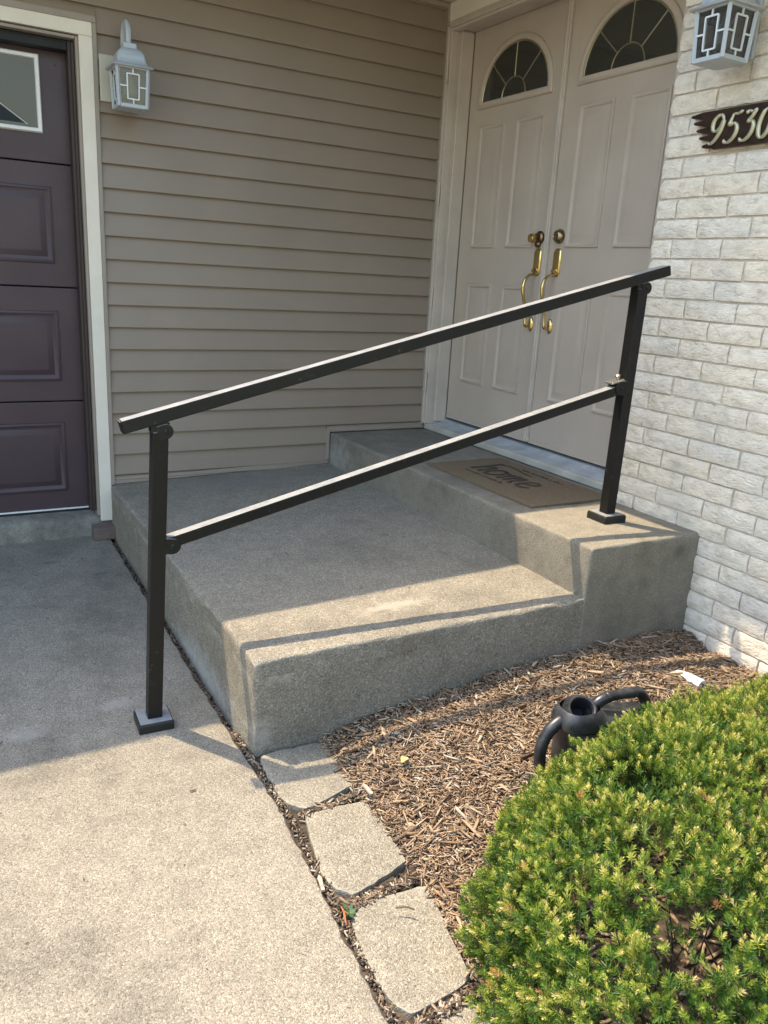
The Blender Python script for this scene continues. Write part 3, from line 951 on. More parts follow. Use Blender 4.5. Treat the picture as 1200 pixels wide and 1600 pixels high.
# ================================================================== LANTERNS
def lantern(loc, rotz, label):
    t = thing('wall_lantern', loc, label, 'lantern', 'wall lanterns by the doors')
    base = wloc(t)
    c, s_ = math.cos(rotz), math.sin(rotz)
    def L(p):                   # local: x = right along wall, y = out from wall (toward viewer negative), z up
        x, y, z = p
        return (base.x + x * c - y * s_, base.y + x * s_ + y * c, base.z + z)
    def tr(mb):
        mb.v = [L(p) for p in mb.v]
        return mb
    D0 = -.125                  # body centre from the wall
    wt, wb, zt, zb = .063, .056, .165, .010
    # back plate and bracket
    tr(MB().box((-.034, -.016, .035), (.034, .0, .235))).build('back_plate', 'lantern', t, bevel=.006)
    arm = [(.0, -.012, .21), (0, -.018, .262), (0, -.030, .315), (0, -.062, .350), (0, -.098, .345), (0, -.122, .310), (0, -.125, .258)]
    tr(MB().tube(catmull(arm, 6), .0085, 10, flat=((1, 0, 0), 1.3))).build('scroll_arm', 'lantern', t, smooth=True)
    # roof: square bell
    rp = [(.083, .160), (.086, .165), (.070, .172), (.060, .182), (.057, .200), (.052, .218), (.040, .232), (.028, .238), (.027, .256), (.016, .259)]
    rings = []
    for r, z in rp:
        q = r * .12
        rings.append([(x, D0 + y, z) for x, y in ((-r + q, -r), (r - q, -r), (r, -r + q), (r, r - q), (r - q, r), (-r + q, r), (-r, r - q), (-r, -r + q))])
    tr(MB().loops([[(p[0] * .1, D0 + (p[1] - D0) * .1, .161) for p in rings[0]]] + rings)).build('roof_cap', 'lantern', t, smooth=True)
    # cage: four corner bars, rims, muntins
    cg = MB()
    def at(u, side, z, out=0.0):
        f = (z - zb) / (zt - zb)
        w = wb + (wt - wb) * f
        if side == 0: return (u * w, D0 - w - out, z)
        if side == 1: return (w + out, D0 + u * w, z)
        if side == 2: return (-u * w, D0 + w + out, z)
        return (-w - out, D0 - u * w, z)
    for side in range(4):
        cg.beam(at(-1, side, zb), at(-1, side, zt), .013, .013, up=(.7, .7, 0))
        cg.beam(at(-.95, side, zb + .005), at(.95, side, zb + .005), .010, .014)
        cg.beam(at(-.95, side, zt - .005), at(.95, side, zt - .005), .010, .012)
    cg.build  # built below
    tr(cg).build('cage', 'lantern', t, bevel=.0012)
    for side in range(4):
        nrm = [(0, -1, 0), (1, 0, 0), (0, 1, 0), (-1, 0, 0)][side]
        g_ = MB()
        za, zc_ = zb + .030, zt - .030
        u = .40
        for a, e in (((-u, za), (u, za)), ((-u, zc_), (u, zc_)), ((-u, za), (-u, zc_)), ((u, za), (u, zc_)), ((0, zb + .01), (0, za)), ((0, zc_), (0, zt - .01)), ((-.95, (za + zc_) / 2), (-u, (za + zc_) / 2)), ((u, (za + zc_) / 2), (.95, (za + zc_) / 2))):
            g_.beam(at(a[0], side, a[1], .0005), at(e[0], side, e[1], .0005), .0052, .0052, up=nrm)
        tr(g_).build('muntin', 'muntin', t)
        tr(MB().add([at(-.93, side, zb + .008, -.003), at(.93, side, zb + .008, -.003), at(.93, side, zt - .008, -.003), at(-.93, side, zt - .008, -.003)], [(0, 1, 2, 3)])).build('pane', 'lglass', t)
    tr(MB().box((-wb + .004, D0 - wb + .004, zb - .004), (wb - .004, D0 + wb - .004, zb + .003))).build('base', 'lantern', t, bevel=.002)
    tr(MB().lathe([(.013, .155), (.013, .125), (.018, .115), (.029, .085), (.027, .062), (.015, .050), (.004, .047)], (0, D0, 0), (0, 0, 1), 16)).build('bulb', 'bulb', t, smooth=True)
    return t
blk = MB().box((.026, -.026, 2.022), (.118, -.0005, 2.206)).build('light_block', 'cream_plate', bevel=.004)
tag(blk, 'cream mounting block behind the lantern beside the garage', 'mounting block')
lantern((.124, -.026, 1.975), 0, 'silver wall lantern on cream block beside the garage door')
lantern((XB - .012, -1.957, 2.070), -math.pi / 2, 'silver wall lantern on the white brick above the house number')

# ================================================================== HOUSE NUMBER
sg = thing('house_number_sign', (XB - .02, -1.98, 1.9), 'dark wooden plaque with jagged ends reading 9530 on the brick wall', 'sign')
xf = XB - .034
tipsL = [(-1.782, 1.957), (-1.797, 1.934), (-1.813, 1.909), (-1.829, 1.884), (-1.846, 1.856)]
ztop, zbot = 1.966, 1.842
poly = []
nb_ = 5
step_ = (ztop - zbot) / nb_
L_, R_ = [], []
for i in range(nb_):
    za = ztop - step_ * i; zb_ = za - step_
    yt, zt_ = tipsL[i]
    L_ += [(yt - .045, za - .001), (yt - .004, zt_ + .003), (yt, zt_ - .002), (yt - .006, zt_ - .006), (yt - .050, zb_ + .003)]
    ym = -4.09 - yt - .03
    R_ += [(ym + .045 + .06, za - .001), (ym + .06, zt_), (ym + .05 + .06, zb_ + .003)]
poly = [(-1.80 - .03, ztop)] + L_ + [(-1.862 - .03, zbot)] + [(-2.24, zbot)] + R_[::-1] + [(-2.16, ztop)]
MB().prism([(xf, y, z) for y, z in poly], (.018, 0, 0)).build('plaque', 'plaque', sg, bevel=.0015, seg=1)
digits = {
    '9': [[(.60, .80), (.50, .95), (.34, 1.0), (.14, .88), (.08, .68), (.16, .48), (.34, .44), (.52, .56), (.60, .78), (.60, .60), (.52, .34), (.36, .12), (.16, .0), (.04, .05)]],
    '5': [[(.24, .97), (.48, .96), (.70, 1.03)], [(.24, .97), (.17, .60), (.36, .64), (.54, .54), (.60, .36), (.52, .13), (.32, -.01), (.12, .0), (.03, .09)]],
    '3': [[(.10, .90), (.20, .98), (.42, .95), (.60, 1.02)], [(.60, 1.0), (.44, .80), (.30, .62), (.50, .60), (.60, .42), (.54, .17), (.34, .0), (.13, -.01), (.03, .08)]],
    '0': [[(.34, 1.0), (.16, .86), (.07, .5), (.14, .14), (.32, .0), (.52, .14), (.60, .5), (.53, .86), (.34, 1.0)]],
}
for i, ch in enumerate('9530'):
    oy = -1.873 - .0625 * i
    hgt = .088
    b = MB()
    for st in digits[ch]:
        pts = [(xf - .004, oy - (px_ + .16 * pz_) * .078, 1.859 + pz_ * hgt) for px_, pz_ in st]
        P = catmull(pts, 7)
        rr = []
        for q in range(len(P)):
            d_ = (P[min(q + 1, len(P) - 1)] - P[max(q - 1, 0)]).normalized()
            endt = min(1, .55 + 4 * min(q, len(P) - 1 - q) / len(P))
            rr.append((.0042 + .0040 * abs(d_.z)) * endt)
        b.tube(P, rr, 10, flat=((1, 0, 0), .8))
    b.build('digit', 'digit', sg, smooth=True)

# ================================================================== HANDRAIL
hr = thing('handrail', (-.22, -1.79, 0), 'dark bronze metal handrail with two posts climbing the steps', 'handrail')
LP = Vector((-.2235, -1.768, drive_z(-1.768)))
RP = Vector((1.493, -1.842, H2))
LT = Vector((-.1995, -1.828, 0)); RT = Vector((1.4615, -1.880, 0))     # plan positions of the post heads: neither post is plumb
ax = Vector((RP.x - LP.x, RP.y - LP.y, 0)).normalized()
PW = .043
def post(p, top, name='post'):
    q = LT if p is LP else RT
    b = MB(); b.beam((p.x, p.y, p.z + .006), (q.x, q.y, top), PW, PW, up=ax)
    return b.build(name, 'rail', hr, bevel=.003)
T0, T1 = Vector((-.298, -1.825, .943)), Vector((1.576, -1.883, 1.4355))
def on(a, b_, x): 
    t = (x - a.x) / (b_.x - a.x); return a + (b_ - a) * t
RW, RH = .040, .036
trd = (T1 - T0).normalized()
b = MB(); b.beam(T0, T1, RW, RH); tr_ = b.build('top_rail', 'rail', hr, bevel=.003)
b = MB(); b.beam(T0 - trd * .003, T0, RW - .003, RH - .003); b.build('end_cap', 'rail', tr_, bevel=.001)
b = MB(); b.beam(T1, T1 + trd * .003, RW - .003, RH - .003); b.build('end_cap', 'rail', tr_, bevel=.001)
L0_, L1_ = Vector((-.164, -1.806, .606)), Vector((1.432, -1.863, 1.0145))
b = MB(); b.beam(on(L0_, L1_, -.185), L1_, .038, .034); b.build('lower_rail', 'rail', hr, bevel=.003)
zl = on(T0, T1, LT.x).z - RH / 2 - .014
zr = on(T0, T1, RT.x).z - RH / 2 - .012
post(LP, zl - .008); post(RP, zr - .006)
side = Vector((ax.y, -ax.x, 0))
def plate(p):
    b = MB()
    e = .052
    P = []
    for sx_, sy_ in ((-1, -1), (1, -1), (1, 1), (-1, 1)):
        P.append(p + ax * (e * sx_) + side * (e * sy_))
    r1 = [(q.x, q.y, q.z - .002) for q in P]
    r2 = [(q.x, q.y, q.z + .024) for q in P]
    r3 = [((q - p).x * .92 + p.x, (q - p).y * .92 + p.y, p.z + .030) for q in P]
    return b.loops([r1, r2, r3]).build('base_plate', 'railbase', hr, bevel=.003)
plate(LP); plate(RP)
def bracket(c, d, n=12, r=.024, th=.050, name='bracket', ext=.03, scr=True):
    """rounded pivot bracket: c pivot centre, d direction of the flat end (unit), thickness across the rail"""
    b = MB()
    dz = Vector(d).normalized(); pe = dz.cross(side).normalized()
    pts = []
    for i in range(n + 1):
        a = -math.pi / 2 + math.pi * i / n
        pts.append(c + dz * (math.cos(a) * r) + pe * (math.sin(a) * r))
    pts += [c - dz * ext + pe * r, c - dz * ext - pe * r]
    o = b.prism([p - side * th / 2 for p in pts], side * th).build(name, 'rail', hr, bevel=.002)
    if scr:
        MB().lathe([(.0062, 0), (.0062, .0025), (.004, .0040)], c + side * (th / 2 - .0005), side, 12).build('screw', 'rail', o, smooth=True)
        MB().lathe([(.0062, 0), (.0062, .0025), (.004, .0040)], c - side * (th / 2 - .0005), -side, 12).build('screw', 'rail', o, smooth=True)
    return o
bracket(Vector((LT.x + .014, LT.y, zl - .008)), ax * .95 + Vector((0, 0, .30)), r=.0205, ext=.022, th=.0445)
bracket(Vector((RT.x + .016, RT.y, zr - .004)), ax * .95 + Vector((0, 0, .28)), r=.0205, ext=.022, th=.0445)
lb = on(L0_, L1_, -.166)
bracket(lb + Vector((-.020, 0, -.012)) + ax * .018, ax * .9 + Vector((0, 0, -.10)), r=.023, ext=.022, th=.0445)
rb = on(L0_, L1_, 1.432)
bracket(rb + Vector((.004, 0, .008)), -ax, r=.026, ext=.030, th=.047)
c_ = rb + Vector((-.008, 0, .030))
b = MB(); b.beam(c_ - ax * .030 - Vector((0, 0, .006)), c_ + ax * .024 + Vector((0, 0, .008)), .040, .007); b.build('bracket_tab', 'screw', hr, bevel=.002)
MB().lathe([(.005, 0), (.005, .012), (.010, .013), (.010, .019), (.006, .022)], c_ + ax * .012 + Vector((0, 0, .004)), (-.25, 0, 1), 12).build('bolt', 'screw', hr, smooth=True)
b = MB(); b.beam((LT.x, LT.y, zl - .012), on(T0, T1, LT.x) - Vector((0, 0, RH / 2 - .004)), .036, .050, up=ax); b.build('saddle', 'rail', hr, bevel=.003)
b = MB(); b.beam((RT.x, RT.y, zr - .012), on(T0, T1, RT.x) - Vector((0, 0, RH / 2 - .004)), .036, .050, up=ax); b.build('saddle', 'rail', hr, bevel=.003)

# ================================================================== DOORMAT
dm = thing('doormat', (1.52, -1.235, H2), 'worn brown coir doormat with dark lettering on the upper step', 'doormat')
n1, n2 = 24, 40
vs, fs = [], []
xa, xb2, ya, yb2 = 1.302, 1.738, -.848, -1.628
top = H2 + .014
for i in range(n1 + 1):
    for k in range(n2 + 1):
        x = xa + (xb2 - xa) * i / n1; y = ya + (yb2 - ya) * k / n2
        ed = .004 * (1 if i in (0, n1) or k in (0, n2) else 0)
        vs.append((x + .002 * fbm(y * 20, 0, i) * (i in (0, n1)), y, top + .0016 * fbm(x * 30, y * 30, 0) - ed))
for i in range(n1):
    for k in range(n2):
        a = i * (n2 + 1) + k
        fs.append((a, a + 1, a + n2 + 2, a + n2 + 1))
bd = [k for k in range(n2 + 1)] + [i * (n2 + 1) + n2 for i in range(1, n1 + 1)] + [n1 * (n2 + 1) + k for k in range(n2 - 1, -1, -1)] + [i * (n2 + 1) for i in range(n1 - 1, 0, -1)]
kk = len(vs)
for q in bd: vs.append((vs[q][0], vs[q][1], H2 + .001))
for i in range(len(bd)):
    a, c = bd[i], bd[(i + 1) % len(bd)]
    fs.append((a, c, kk + (i + 1) % len(bd), kk + i))
pile = MB().add(vs, fs).build('pile', 'coir', dm)
# lettering: script 'home' across the mat, two faint small lines
home = {
    'h': [[(.10, 1.55), (.02, 1.62), (-.05, 1.50), (.02, .9), (.02, .0)], [(.03, .55), (.18, .92), (.36, .95), (.40, .6), (.40, .12), (.52, .02)]],
    'o': [[(.36, .95), (.12, .85), (.04, .45), (.16, .06), (.40, .04), (.58, .4), (.52, .8), (.36, .95), (.60, .78), (.74, .80)]],
    'm': [[(.04, .92), (.06, .0)], [(.06, .5), (.20, .92), (.34, .85), (.34, .05)], [(.34, .5), (.48, .92), (.64, .85), (.64, .1), (.76, .03)]],
    'e': [[(.06, .45), (.36, .52), (.50, .72), (.36, .95), (.12, .82), (.04, .42), (.18, .05), (.44, .02), (.64, .22)]],
}
ink = MB()
def mat_pt(u, v): return (1.445 + v * .115, -1.005 - u * .135, top + .0026)
uo = 0
for ch, adv in (('h', .60), ('o', .82), ('m', .90), ('e', .7)):
    for st in home[ch]:
        P = catmull([mat_pt(uo + u, v) for u, v in st], 6)
        ink.tube(P, .0100, 6, flat=((0, 0, 1), .16))
    uo += adv
P = catmull([mat_pt(-.10, 1.62), mat_pt(.5, 1.72), mat_pt(1.3, 1.50), mat_pt(1.8, 1.42)], 8)
ink.tube(P, .0040, 6, flat=((0, 0, 1), .2))
for (v, u0, u1) in ((1.78, .9, 3.0), (-.42, .2, 2.2)):
    u = u0
    while u < u1:
        hgt = random.choice((.10, .10, .17))
        P = [mat_pt(u, v), mat_pt(u + .03, v + hgt), mat_pt(u + .07, v + .02)]
        ink.tube(P, .0026, 5, flat=((0, 0, 1), .3))
        u += random.choice((.10, .11, .18))
ink.build('lettering', 'matink', pile)

# ================================================================== SMALL THINGS ON THE GROUND
# paver brick in the corner
pv = MB()
c0 = Vector((-.044, -.028, drive_z(-.03)))
def rot2(p, a): return (p[0] * math.cos(a) - p[1] * math.sin(a), p[0] * math.sin(a) + p[1] * math.cos(a))
pts = [rot2(q, -.04) for q in ((-.052, -.085), (.052, -.085), (.052, .085), (-.052, .085))]
pv.prism([(c0.x - .004 + x, c0.y + y * .85, c0.z + .0) for x, y in pts], (0, 0, .060))
o = pv.build('paver_brick', 'paver', bevel=.004)
tag(o, 'loose brown paver brick on the driveway at the corner of the steps', 'brick')

# edging slabs along the driveway
slabs = [
    ([(.014, -2.058), (.119, -2.056), (.224, -2.066), (.208, -2.283), (.042, -2.326), (-.002, -2.276), (-.002, -2.130)], .002, 'edging slab touching the corner of the steps, crossed by the rail shadow'),
    ([(.028, -2.343), (.203, -2.357), (.192, -2.602), (.023, -2.646), (-.013, -2.609), (-.016, -2.536)], .000, 'edging slab second from the steps, between mulch and driveway'),
    ([(.008, -2.671), (.193, -2.690), (.141, -2.948), (-.010, -2.969), (-.040, -2.910), (-.026, -2.728)], -.002, 'edging slab third from the steps, the largest square seen whole'),
    ([(-.012, -2.985), (.128, -2.972), (.085, -3.22), (-.085, -3.27), (-.066, -3.08)], -.006, 'edging slab nearest the viewer, cut off by the bottom of the picture'),
]
for qi, (qd, zt_, lab) in enumerate(slabs):
    ring = []
    n_ = 9
    nq = len(qd)
    for i in range(nq):
        a, c = Vector(qd[i]), Vector(qd[(i + 1) % nq])
        for k in range(n_):
            p = a + (c - a) * (k / n_)
            nv_ = Vector((-(c - a).y, (c - a).x)).normalized()
            w = .004 * fbm(p.x * 14 + qi, p.y * 14, 3) + .002 * fbm(p.x * 60, p.y * 60, 3)
            corner = .006 * math.exp(-min(k, n_ - k) * 1.2)
            cen = Vector((sum(q[0] for q in qd) / nq, sum(q[1] for q in qd) / nq))
            p = p + nv_ * w + (cen - p).normalized() * corner
            ring.append((p.x, p.y))
    cen = (sum(p[0] for p in ring) / len(ring), sum(p[1] for p in ring) / len(ring))
    def sc(f, z): f *= 1.022; return [(cen[0] + (x - cen[0]) * f, cen[1] + (y - cen[1]) * f, z + drive_z(y) + .0012 * fbm(x * 20, y * 20, z)) for x, y in ring]
    mb = MB().loops([sc(.985, zt_ - .06), sc(1, zt_ - .05), sc(1, zt_ - .008), sc(.988, zt_ - .001), sc(.96, zt_), sc(.7, zt_ + .001), sc(.3, zt_ + .001)])
    o = mb.build('edging_slab', 'slab', smooth=True)
    tag(o, lab, 'paving slab', 'edging slabs along the driveway')

# mulch chips
def chips(n, sampler, lr, wr, trr, zf, tilt=.16):
    xy = sampler(n)
    n = len(xy)
    Ln = rng.uniform(*lr, n) * rng.choice([1, 1, 1, 1.6], n)
    W = rng.uniform(*wr, n) * (.6 + .5 * Ln / lr[1]); T = rng.uniform(*trr, n)
    yaw = rng.uniform(0, 2 * np.pi, n)
    pit = rng.normal(0, tilt, n); rol = rng.normal(0, .22, n)
    base = np.array([[-1, -1, -1], [1, -1, -1], [1, 1, -1], [-1, 1, -1], [-1, -1, 1], [1, -1, 1], [1, 1, 1], [-1, 1, 1]], float) * .5
    P = np.repeat(base[None], n, 0)
    P = P + rng.normal(0, .10, P.shape)
    taper = rng.uniform(.25, 1, (n, 1)); P[:, [1, 2, 5, 6], 1] *= taper
    taper = rng.uniform(.5, 1, (n, 1)); P[:, [0, 3, 4, 7], 1] *= taper
    P = P * np.stack([Ln, W, T], 1)[:, None, :]
    def rot(P, a, i, j):
        c, s = np.cos(a)[:, None], np.sin(a)[:, None]
        A, B = P[..., i].copy(), P[..., j].copy()
        P[..., i] = A * c - B * s; P[..., j] = A * s + B * c
    rot(P, rol, 1, 2); rot(P, pit, 0, 2); rot(P, yaw, 0, 1)
    z = zf(xy[:, 0], xy[:, 1])
    P += np.stack([xy[:, 0], xy[:, 1], z + rng.uniform(0, .010, n)], 1)[:, None, :]
    F = np.array([[0, 3, 2, 1], [4, 5, 6, 7], [0, 1, 5, 4], [1, 2, 6, 5], [2, 3, 7, 6], [3, 0, 4, 7]])
    FF = (F[None] + (np.arange(n) * 8)[:, None, None]).reshape(-1, 4)
    return P.reshape(-1, 3), FF
def in_front_of_steps(x, y):
    return y < -2.045 - .05 * np.clip(x / X1, 0, 1)
def left_bound(y):
    return np.interp(-y, [2.05, 2.28, 2.36, 2.62, 2.70, 2.97, 3.3], [.175, .195, .200, .192, .19, .135, .08])
def bed_sampler(x0, x1, y0, y1):
    def f(n):
        xy = np.stack([rng.uniform(x0, x1, n), rng.uniform(y0, y1, n)], 1)
        ok = in_front_of_steps(xy[:, 0], xy[:, 1]) & (xy[:, 0] > left_bound(xy[:, 1]) + rng.normal(0, .010, n)) & (xy[:, 0] < 1.735)
        return xy[ok]
    return f
def zf(x, y): return bed_z(x, y) + np.array([lump(a, b) for a, b in zip(x, y)])
V1, F1 = chips(42000, bed_sampler(.14, 1.74, -2.95, -2.04), (.006, .024), (.0014, .005), (.001, .003), zf)
V2, F2 = chips(700, bed_sampler(.14, 1.74, -2.95, -2.04), (.026, .055), (.004, .010), (.003, .006), lambda x, y: zf(x, y) + .005, .18)
V3, F3 = chips(2600, bed_sampler(.05, 1.74, -4.2, -2.9), (.02, .05), (.005, .012), (.003, .006), zf)
mv = np.concatenate([V1, V2, V3]); mf = np.concatenate([F1, F2 + len(V1), F3 + len(V1) + len(V2)])
mu = np_mesh('mulch', mv, mf, 'chip')
tag(mu, 'brown shredded wood mulch covering the planting bed', 'mulch', kind='stuff')

# litter in the joint
def joint_sampler(n):
    y = rng.uniform(-3.1, -.08, n)
    x = np.array([edge_x(q) for q in y]) + rng.normal(.010, .005, n)
    return np.stack([x, y], 1)
V, Fq = chips(2600, joint_sampler, (.004, .013), (.002, .005), (.0015, .004), lambda x, y: .025 * (y + 2.04) - np.where(y > -1.9, .030, .009), .4)
def gap_sampler(n):
    out = []
    for (xa_, xb_, y_) in ((.02, .2, -2.335), (-.01, .19, -2.665), (-.04, .13, -2.990)):
        t = rng.uniform(0, 1, n // 3)
        out.append(np.stack([xa_ + (xb_ - xa_) * t, y_ + rng.normal(0, .007, n // 3) - .02 * (1 - t) + .012], 1))
    return np.concatenate(out)
Vb, Fb = chips(1100, gap_sampler, (.006, .026), (.002, .006), (.002, .004), lambda x, y: .025 * (y + 2.04) - .009, .2)
lt = np_mesh('joint_litter', np.concatenate([V, Vb]), np.concatenate([Fq, Fb + len(V)]), 'litter')
tag(lt, 'dry bits and crumbs caught in the driveway joint', 'litter', kind='stuff')

def drive_sampler(n):
    y = rng.uniform(-3.2, -.2, n); x = rng.uniform(-1.1, .0, n) ** 1.0
    ok = x < np.array([edge_x(q) for q in y]) - .01
    return np.stack([x, y], 1)[ok]
Vc, Fc = chips(150, drive_sampler, (.003, .009), (.0012, .003), (.001, .002), lambda x, y: .025 * (y + 2.04) - .003, .05)
Vd, Fd = chips(60, lambda n: np.stack([rng.uniform(.02, 1.15, n), rng.uniform(-2.0, -.05, n)], 1), (.003, .008), (.0012, .003), (.001, .002), lambda x, y: np.array([land_top(a, b) for a, b in zip(x, y)]) - .001, .05)
cr = np_mesh('crumbs', np.concatenate([Vc, Vd]), np.concatenate([Fc, Fd + len(Vc)]), 'litter')
tag(cr, 'scattered tiny crumbs and bits on the driveway and landing', 'debris', kind='stuff')
# leaf, twigs, weed
def leaf(name, c, L, W, yaw, mat, lab, cat, lift=.004):
    vs, fs = [], []
    n_ = 7
    for i in range(n_):
        t = i / (n_ - 1)
        w = W * math.sin(math.pi * min(max(t * .94 + .03, 0), 1)) ** .8
        for s_ in (-1, 0, 1):
            x, y = rot2(((t - .5) * L, s_ * w / 2), yaw)
            vs.append((c[0] + x, c[1] + y, c[2] + lift + .25 * abs(s_) * w + .002 * math.sin(t * 5)))
    for i in range(n_ - 1):
        for k in range(2):
            a = i * 3 + k
            fs.append((a, a + 3, a + 4, a + 1))
    o = MB().add(vs, fs).build(name, mat, smooth=True)
    tag(o, lab, cat)
leaf('fallen_leaf', (.345, -2.318, .044), .034, .022, .6, 'dryleaf', 'small dry yellow leaf lying on the mulch', 'leaf', .012)
leaf('fallen_leaf', (-.545, -2.755, drive_z(-2.755)), .022, .008, .1, 'litter', 'small brown leaf scrap lying alone on the sunlit driveway', 'leaf')
o = MB().tube(catmull([(-.383, -2.945, -.018), (-.375, -2.925, -.015), (-.380, -2.905, -.015), (-.362, -2.885, -.014), (-.352, -2.872, -.016)], 5), .0013, 5).build('twig', 'deadtwig')
tag(o, 'thin curled dry twig on the sunlit driveway near the front', 'twig')
o = MB().tube(catmull([(-.70, -1.80, .009), (-.665, -1.735, .013), (-.64, -1.70, .012)], 5), .0016, 5).build('twig', 'deadtwig')
tag(o, 'thin dark twig in the shaded driveway at the left edge', 'twig')
o = MB().tube(catmull([(.078, -2.74, .004), (.098, -2.752, .008), (.112, -2.765, .006)], 4), .0022, 5).build('twig', 'deadtwig')
tag(o, 'short twig lying on the third edging slab', 'twig')
wd = thing('weed', (-.012, -2.69, -.02), 'tiny green weed sprouting in the gap between two slabs', 'weed')
for i in range(7):
    a = i * .9
    vs = []
    L0 = .018 + .006 * (i % 3)
    b = MB()
    d1 = Vector((math.cos(a), math.sin(a), .55)).normalized()
    s1 = d1.cross(Vector((0, 0, 1))).normalized()
    p = Vector((-.012, -2.69, -.018))
    b.add([p, p + d1 * L0 * .6 + s1 * .005, p + d1 * L0, p + d1 * L0 * .6 - s1 * .005], [(0, 1, 2, 3)])
    b.build('leaf', 'weed', wd)
ot = thing('yew_clipping', (-.03, -2.69, -.015), 'dead orange yew sprig lying in the driveway joint', 'clipping')
MB().tube(catmull([(-.024, -2.668, -.010), (-.027, -2.690, -.007), (-.033, -2.708, -.008), (-.036, -2.722, -.010)], 4), [.0012 + .0012 * math.sin(math.pi * q / 12) for q in range(13)], 5).build('stem', 'orange', ot)
MB().tube([(-.026, -2.684, -.008), (-.020, -2.700, -.006)], [.0014, .0004], 5).build('needle', 'orange', ot)
MB().tube([(-.031, -2.700, -.008), (-.040, -2.712, -.005)], [.0014, .0004], 5).build('needle', 'orange', ot)
# bits of wood chip lying on the slab gaps
for (c, L, W, yaw, lab) in (((-.035, -2.585, -.012), .05, .010, 1.3, 'pale wood chip standing in the driveway joint'), ((.215, -2.345, .012), .05, .012, 1.5, 'pale wood chip at the corner of the second slab')):
    x0, y0 = rot2((L / 2, W / 2), yaw)
    pts = [rot2(q, yaw) for q in ((-L / 2, -W / 2), (L * .3, -W * .4), (L / 2, W * .1), (L * .35, W / 2), (-L / 2, W * .3))]
    o = MB().prism([(c[0] + x, c[1] + y, c[2]) for x, y in pts], (0, 0, .006)).build('wood_chip', 'deadwood')
    tag(o, lab, 'wood chip')

# white plastic end piece behind the shrub
b = MB()
b.tube([(1.425, -2.33, .105), (1.428, -2.375, .112), (1.432, -2.43, .112)], [.0205, .022, .022], 12, flat=((0, 0, 1), .7))
o = b.build('plastic_tube', 'white', smooth=True)
tag(o, 'short white plastic tube end lying on the mulch behind the shrub', 'tube')

# ================================================================== WATERING CAN
wc = thing('watering_can', (.66, -2.66, .08), 'black plastic watering can half hidden behind the yew shrub', 'watering can')
cu = Vector((.998, -.05, 0)).normalized(); cv = Vector((-cu.y, cu.x, 0)); cz = Vector((0, 0, 1))
co = Vector((.790, -2.618, .050))
def C(u, v, z): return co + cu * u + cv * v + cz * z
body = MB()
rings = []
for (z, u0, u1, hv) in ((0, -.13, .20, .085), (.008, -.138, .208, .092), (.10, -.145, .212, .096), (.155, -.145, .205, .092), (.182, -.150, .18, .080), (.198, -.155, .15, .058), (.206, -.168, .06, .064), (.222, -.168, -.018, .060), (.240, -.162, -.034, .054), (.252, -.150, -.046, .044)):
    uc, ur = (u0 + u1) / 2, (u1 - u0) / 2
    rings.append([C(uc + ur * math.copysign(abs(math.cos(a)) ** .75, math.cos(a)), hv * math.copysign(abs(math.sin(a)) ** .75, math.sin(a)), z) for a in [2 * math.pi * i / 32 for i in range(32)]])
body.loops([[co + cz * .001 + (p - co) * .05 for p in rings[0]]] + rings, close=False)
body.build('body', 'can', wc, smooth=True)
ring = MB()
fc = C(-.098, -.010, .249)
fa = (cz * .78 - cv * .50 - cu * .30).normalized()
prof = [(.060, -.045), (.050, -.020), (.041, -.003), (.037, .003), (.034, .005), (.031, .003), (.029, -.004), (.028, -.06)]
ring.lathe(prof, fc, fa, 24)
ring.f = ring.f[:-2]
ring.build('filler_collar', 'can', wc, smooth=True)
MB().lathe([(.001, -.0605), (.0315, -.0600)], fc, fa, 24).build('filler_floor', 'rubber', wc)
path = catmull([C(-.052, .012, .205), C(-.046, .006, .232), C(-.030, .002, .251), C(-.004, 0, .260), C(.03, 0, .260), C(.080, 0, .258), C(.112, 0, .250), C(.136, 0, .222), C(.152, 0, .18), C(.165, 0, .13)], 6)
MB().tube(path, [.0185 - .004 * math.sin(math.pi * i / len(path)) for i in range(len(path))], 14).build('top_handle', 'can', wc, smooth=True)
path = catmull([C(-.125, 0, .222), C(-.160, 0, .220), C(-.193, 0, .196), C(-.212, 0, .150), C(-.205, 0, .09), C(-.18, 0, .04), C(-.13, 0, .02)], 6)
MB().tube(path, [.0175 - .003 * i / len(path) for i in range(len(path))], 14).build('front_handle', 'can', wc, smooth=True)
for (p, d_) in ((C(-.006, 0, .2598), cu + cz * .1), (C(.088, 0, .2565), cu - cz * .15), (C(-.180, 0, .204), -cu * .8 - cz * .6)):
    MB().lathe([(.0150, -.003), (.0160, -.001), (.0160, .001), (.0150, .003)], p, d_, 16).build('seam_ring', 'can', wc, smooth=True)

# ================================================================== YEW SHRUB
HC = np.array([.955, -3.240]); HR = np.array([.905, .568]); HH = .418; HZ = .045
yw = thing('yew_shrub', (HC[0], HC[1], .05), 'low clipped yew shrub with yellow green new growth beside the mulch', 'shrub')
NE, NP = 2.4, 2.8
def sp(a, e): return np.sign(a) * np.abs(a) ** e
def dome_pts(n):
    th = rng.uniform(0, 2 * np.pi, n * 3); ph = np.arcsin(rng.uniform(0, 1, n * 3) ** .85)
    c = sp(np.cos(ph), 2 / NP); s = sp(np.sin(ph), 2 / NP)
    x = c * sp(np.cos(th), 2 / NE); y = c * sp(np.sin(th), 2 / NE); z = s
    # area weights by local jacobian approximation: accept more where surface is stretched
    P = np.stack([x * HR[0], y * HR[1], z * HH], 1)
    gx = sp(x, NP - 1) / HR[0]; gy = sp(y, NP - 1) / HR[1]; gz = sp(z, NP - 1) / HH
    N = np.stack([gx, gy, gz], 1); N /= np.linalg.norm(N, axis=1)[:, None] + 1e-9
    return P[:n], N[:n]
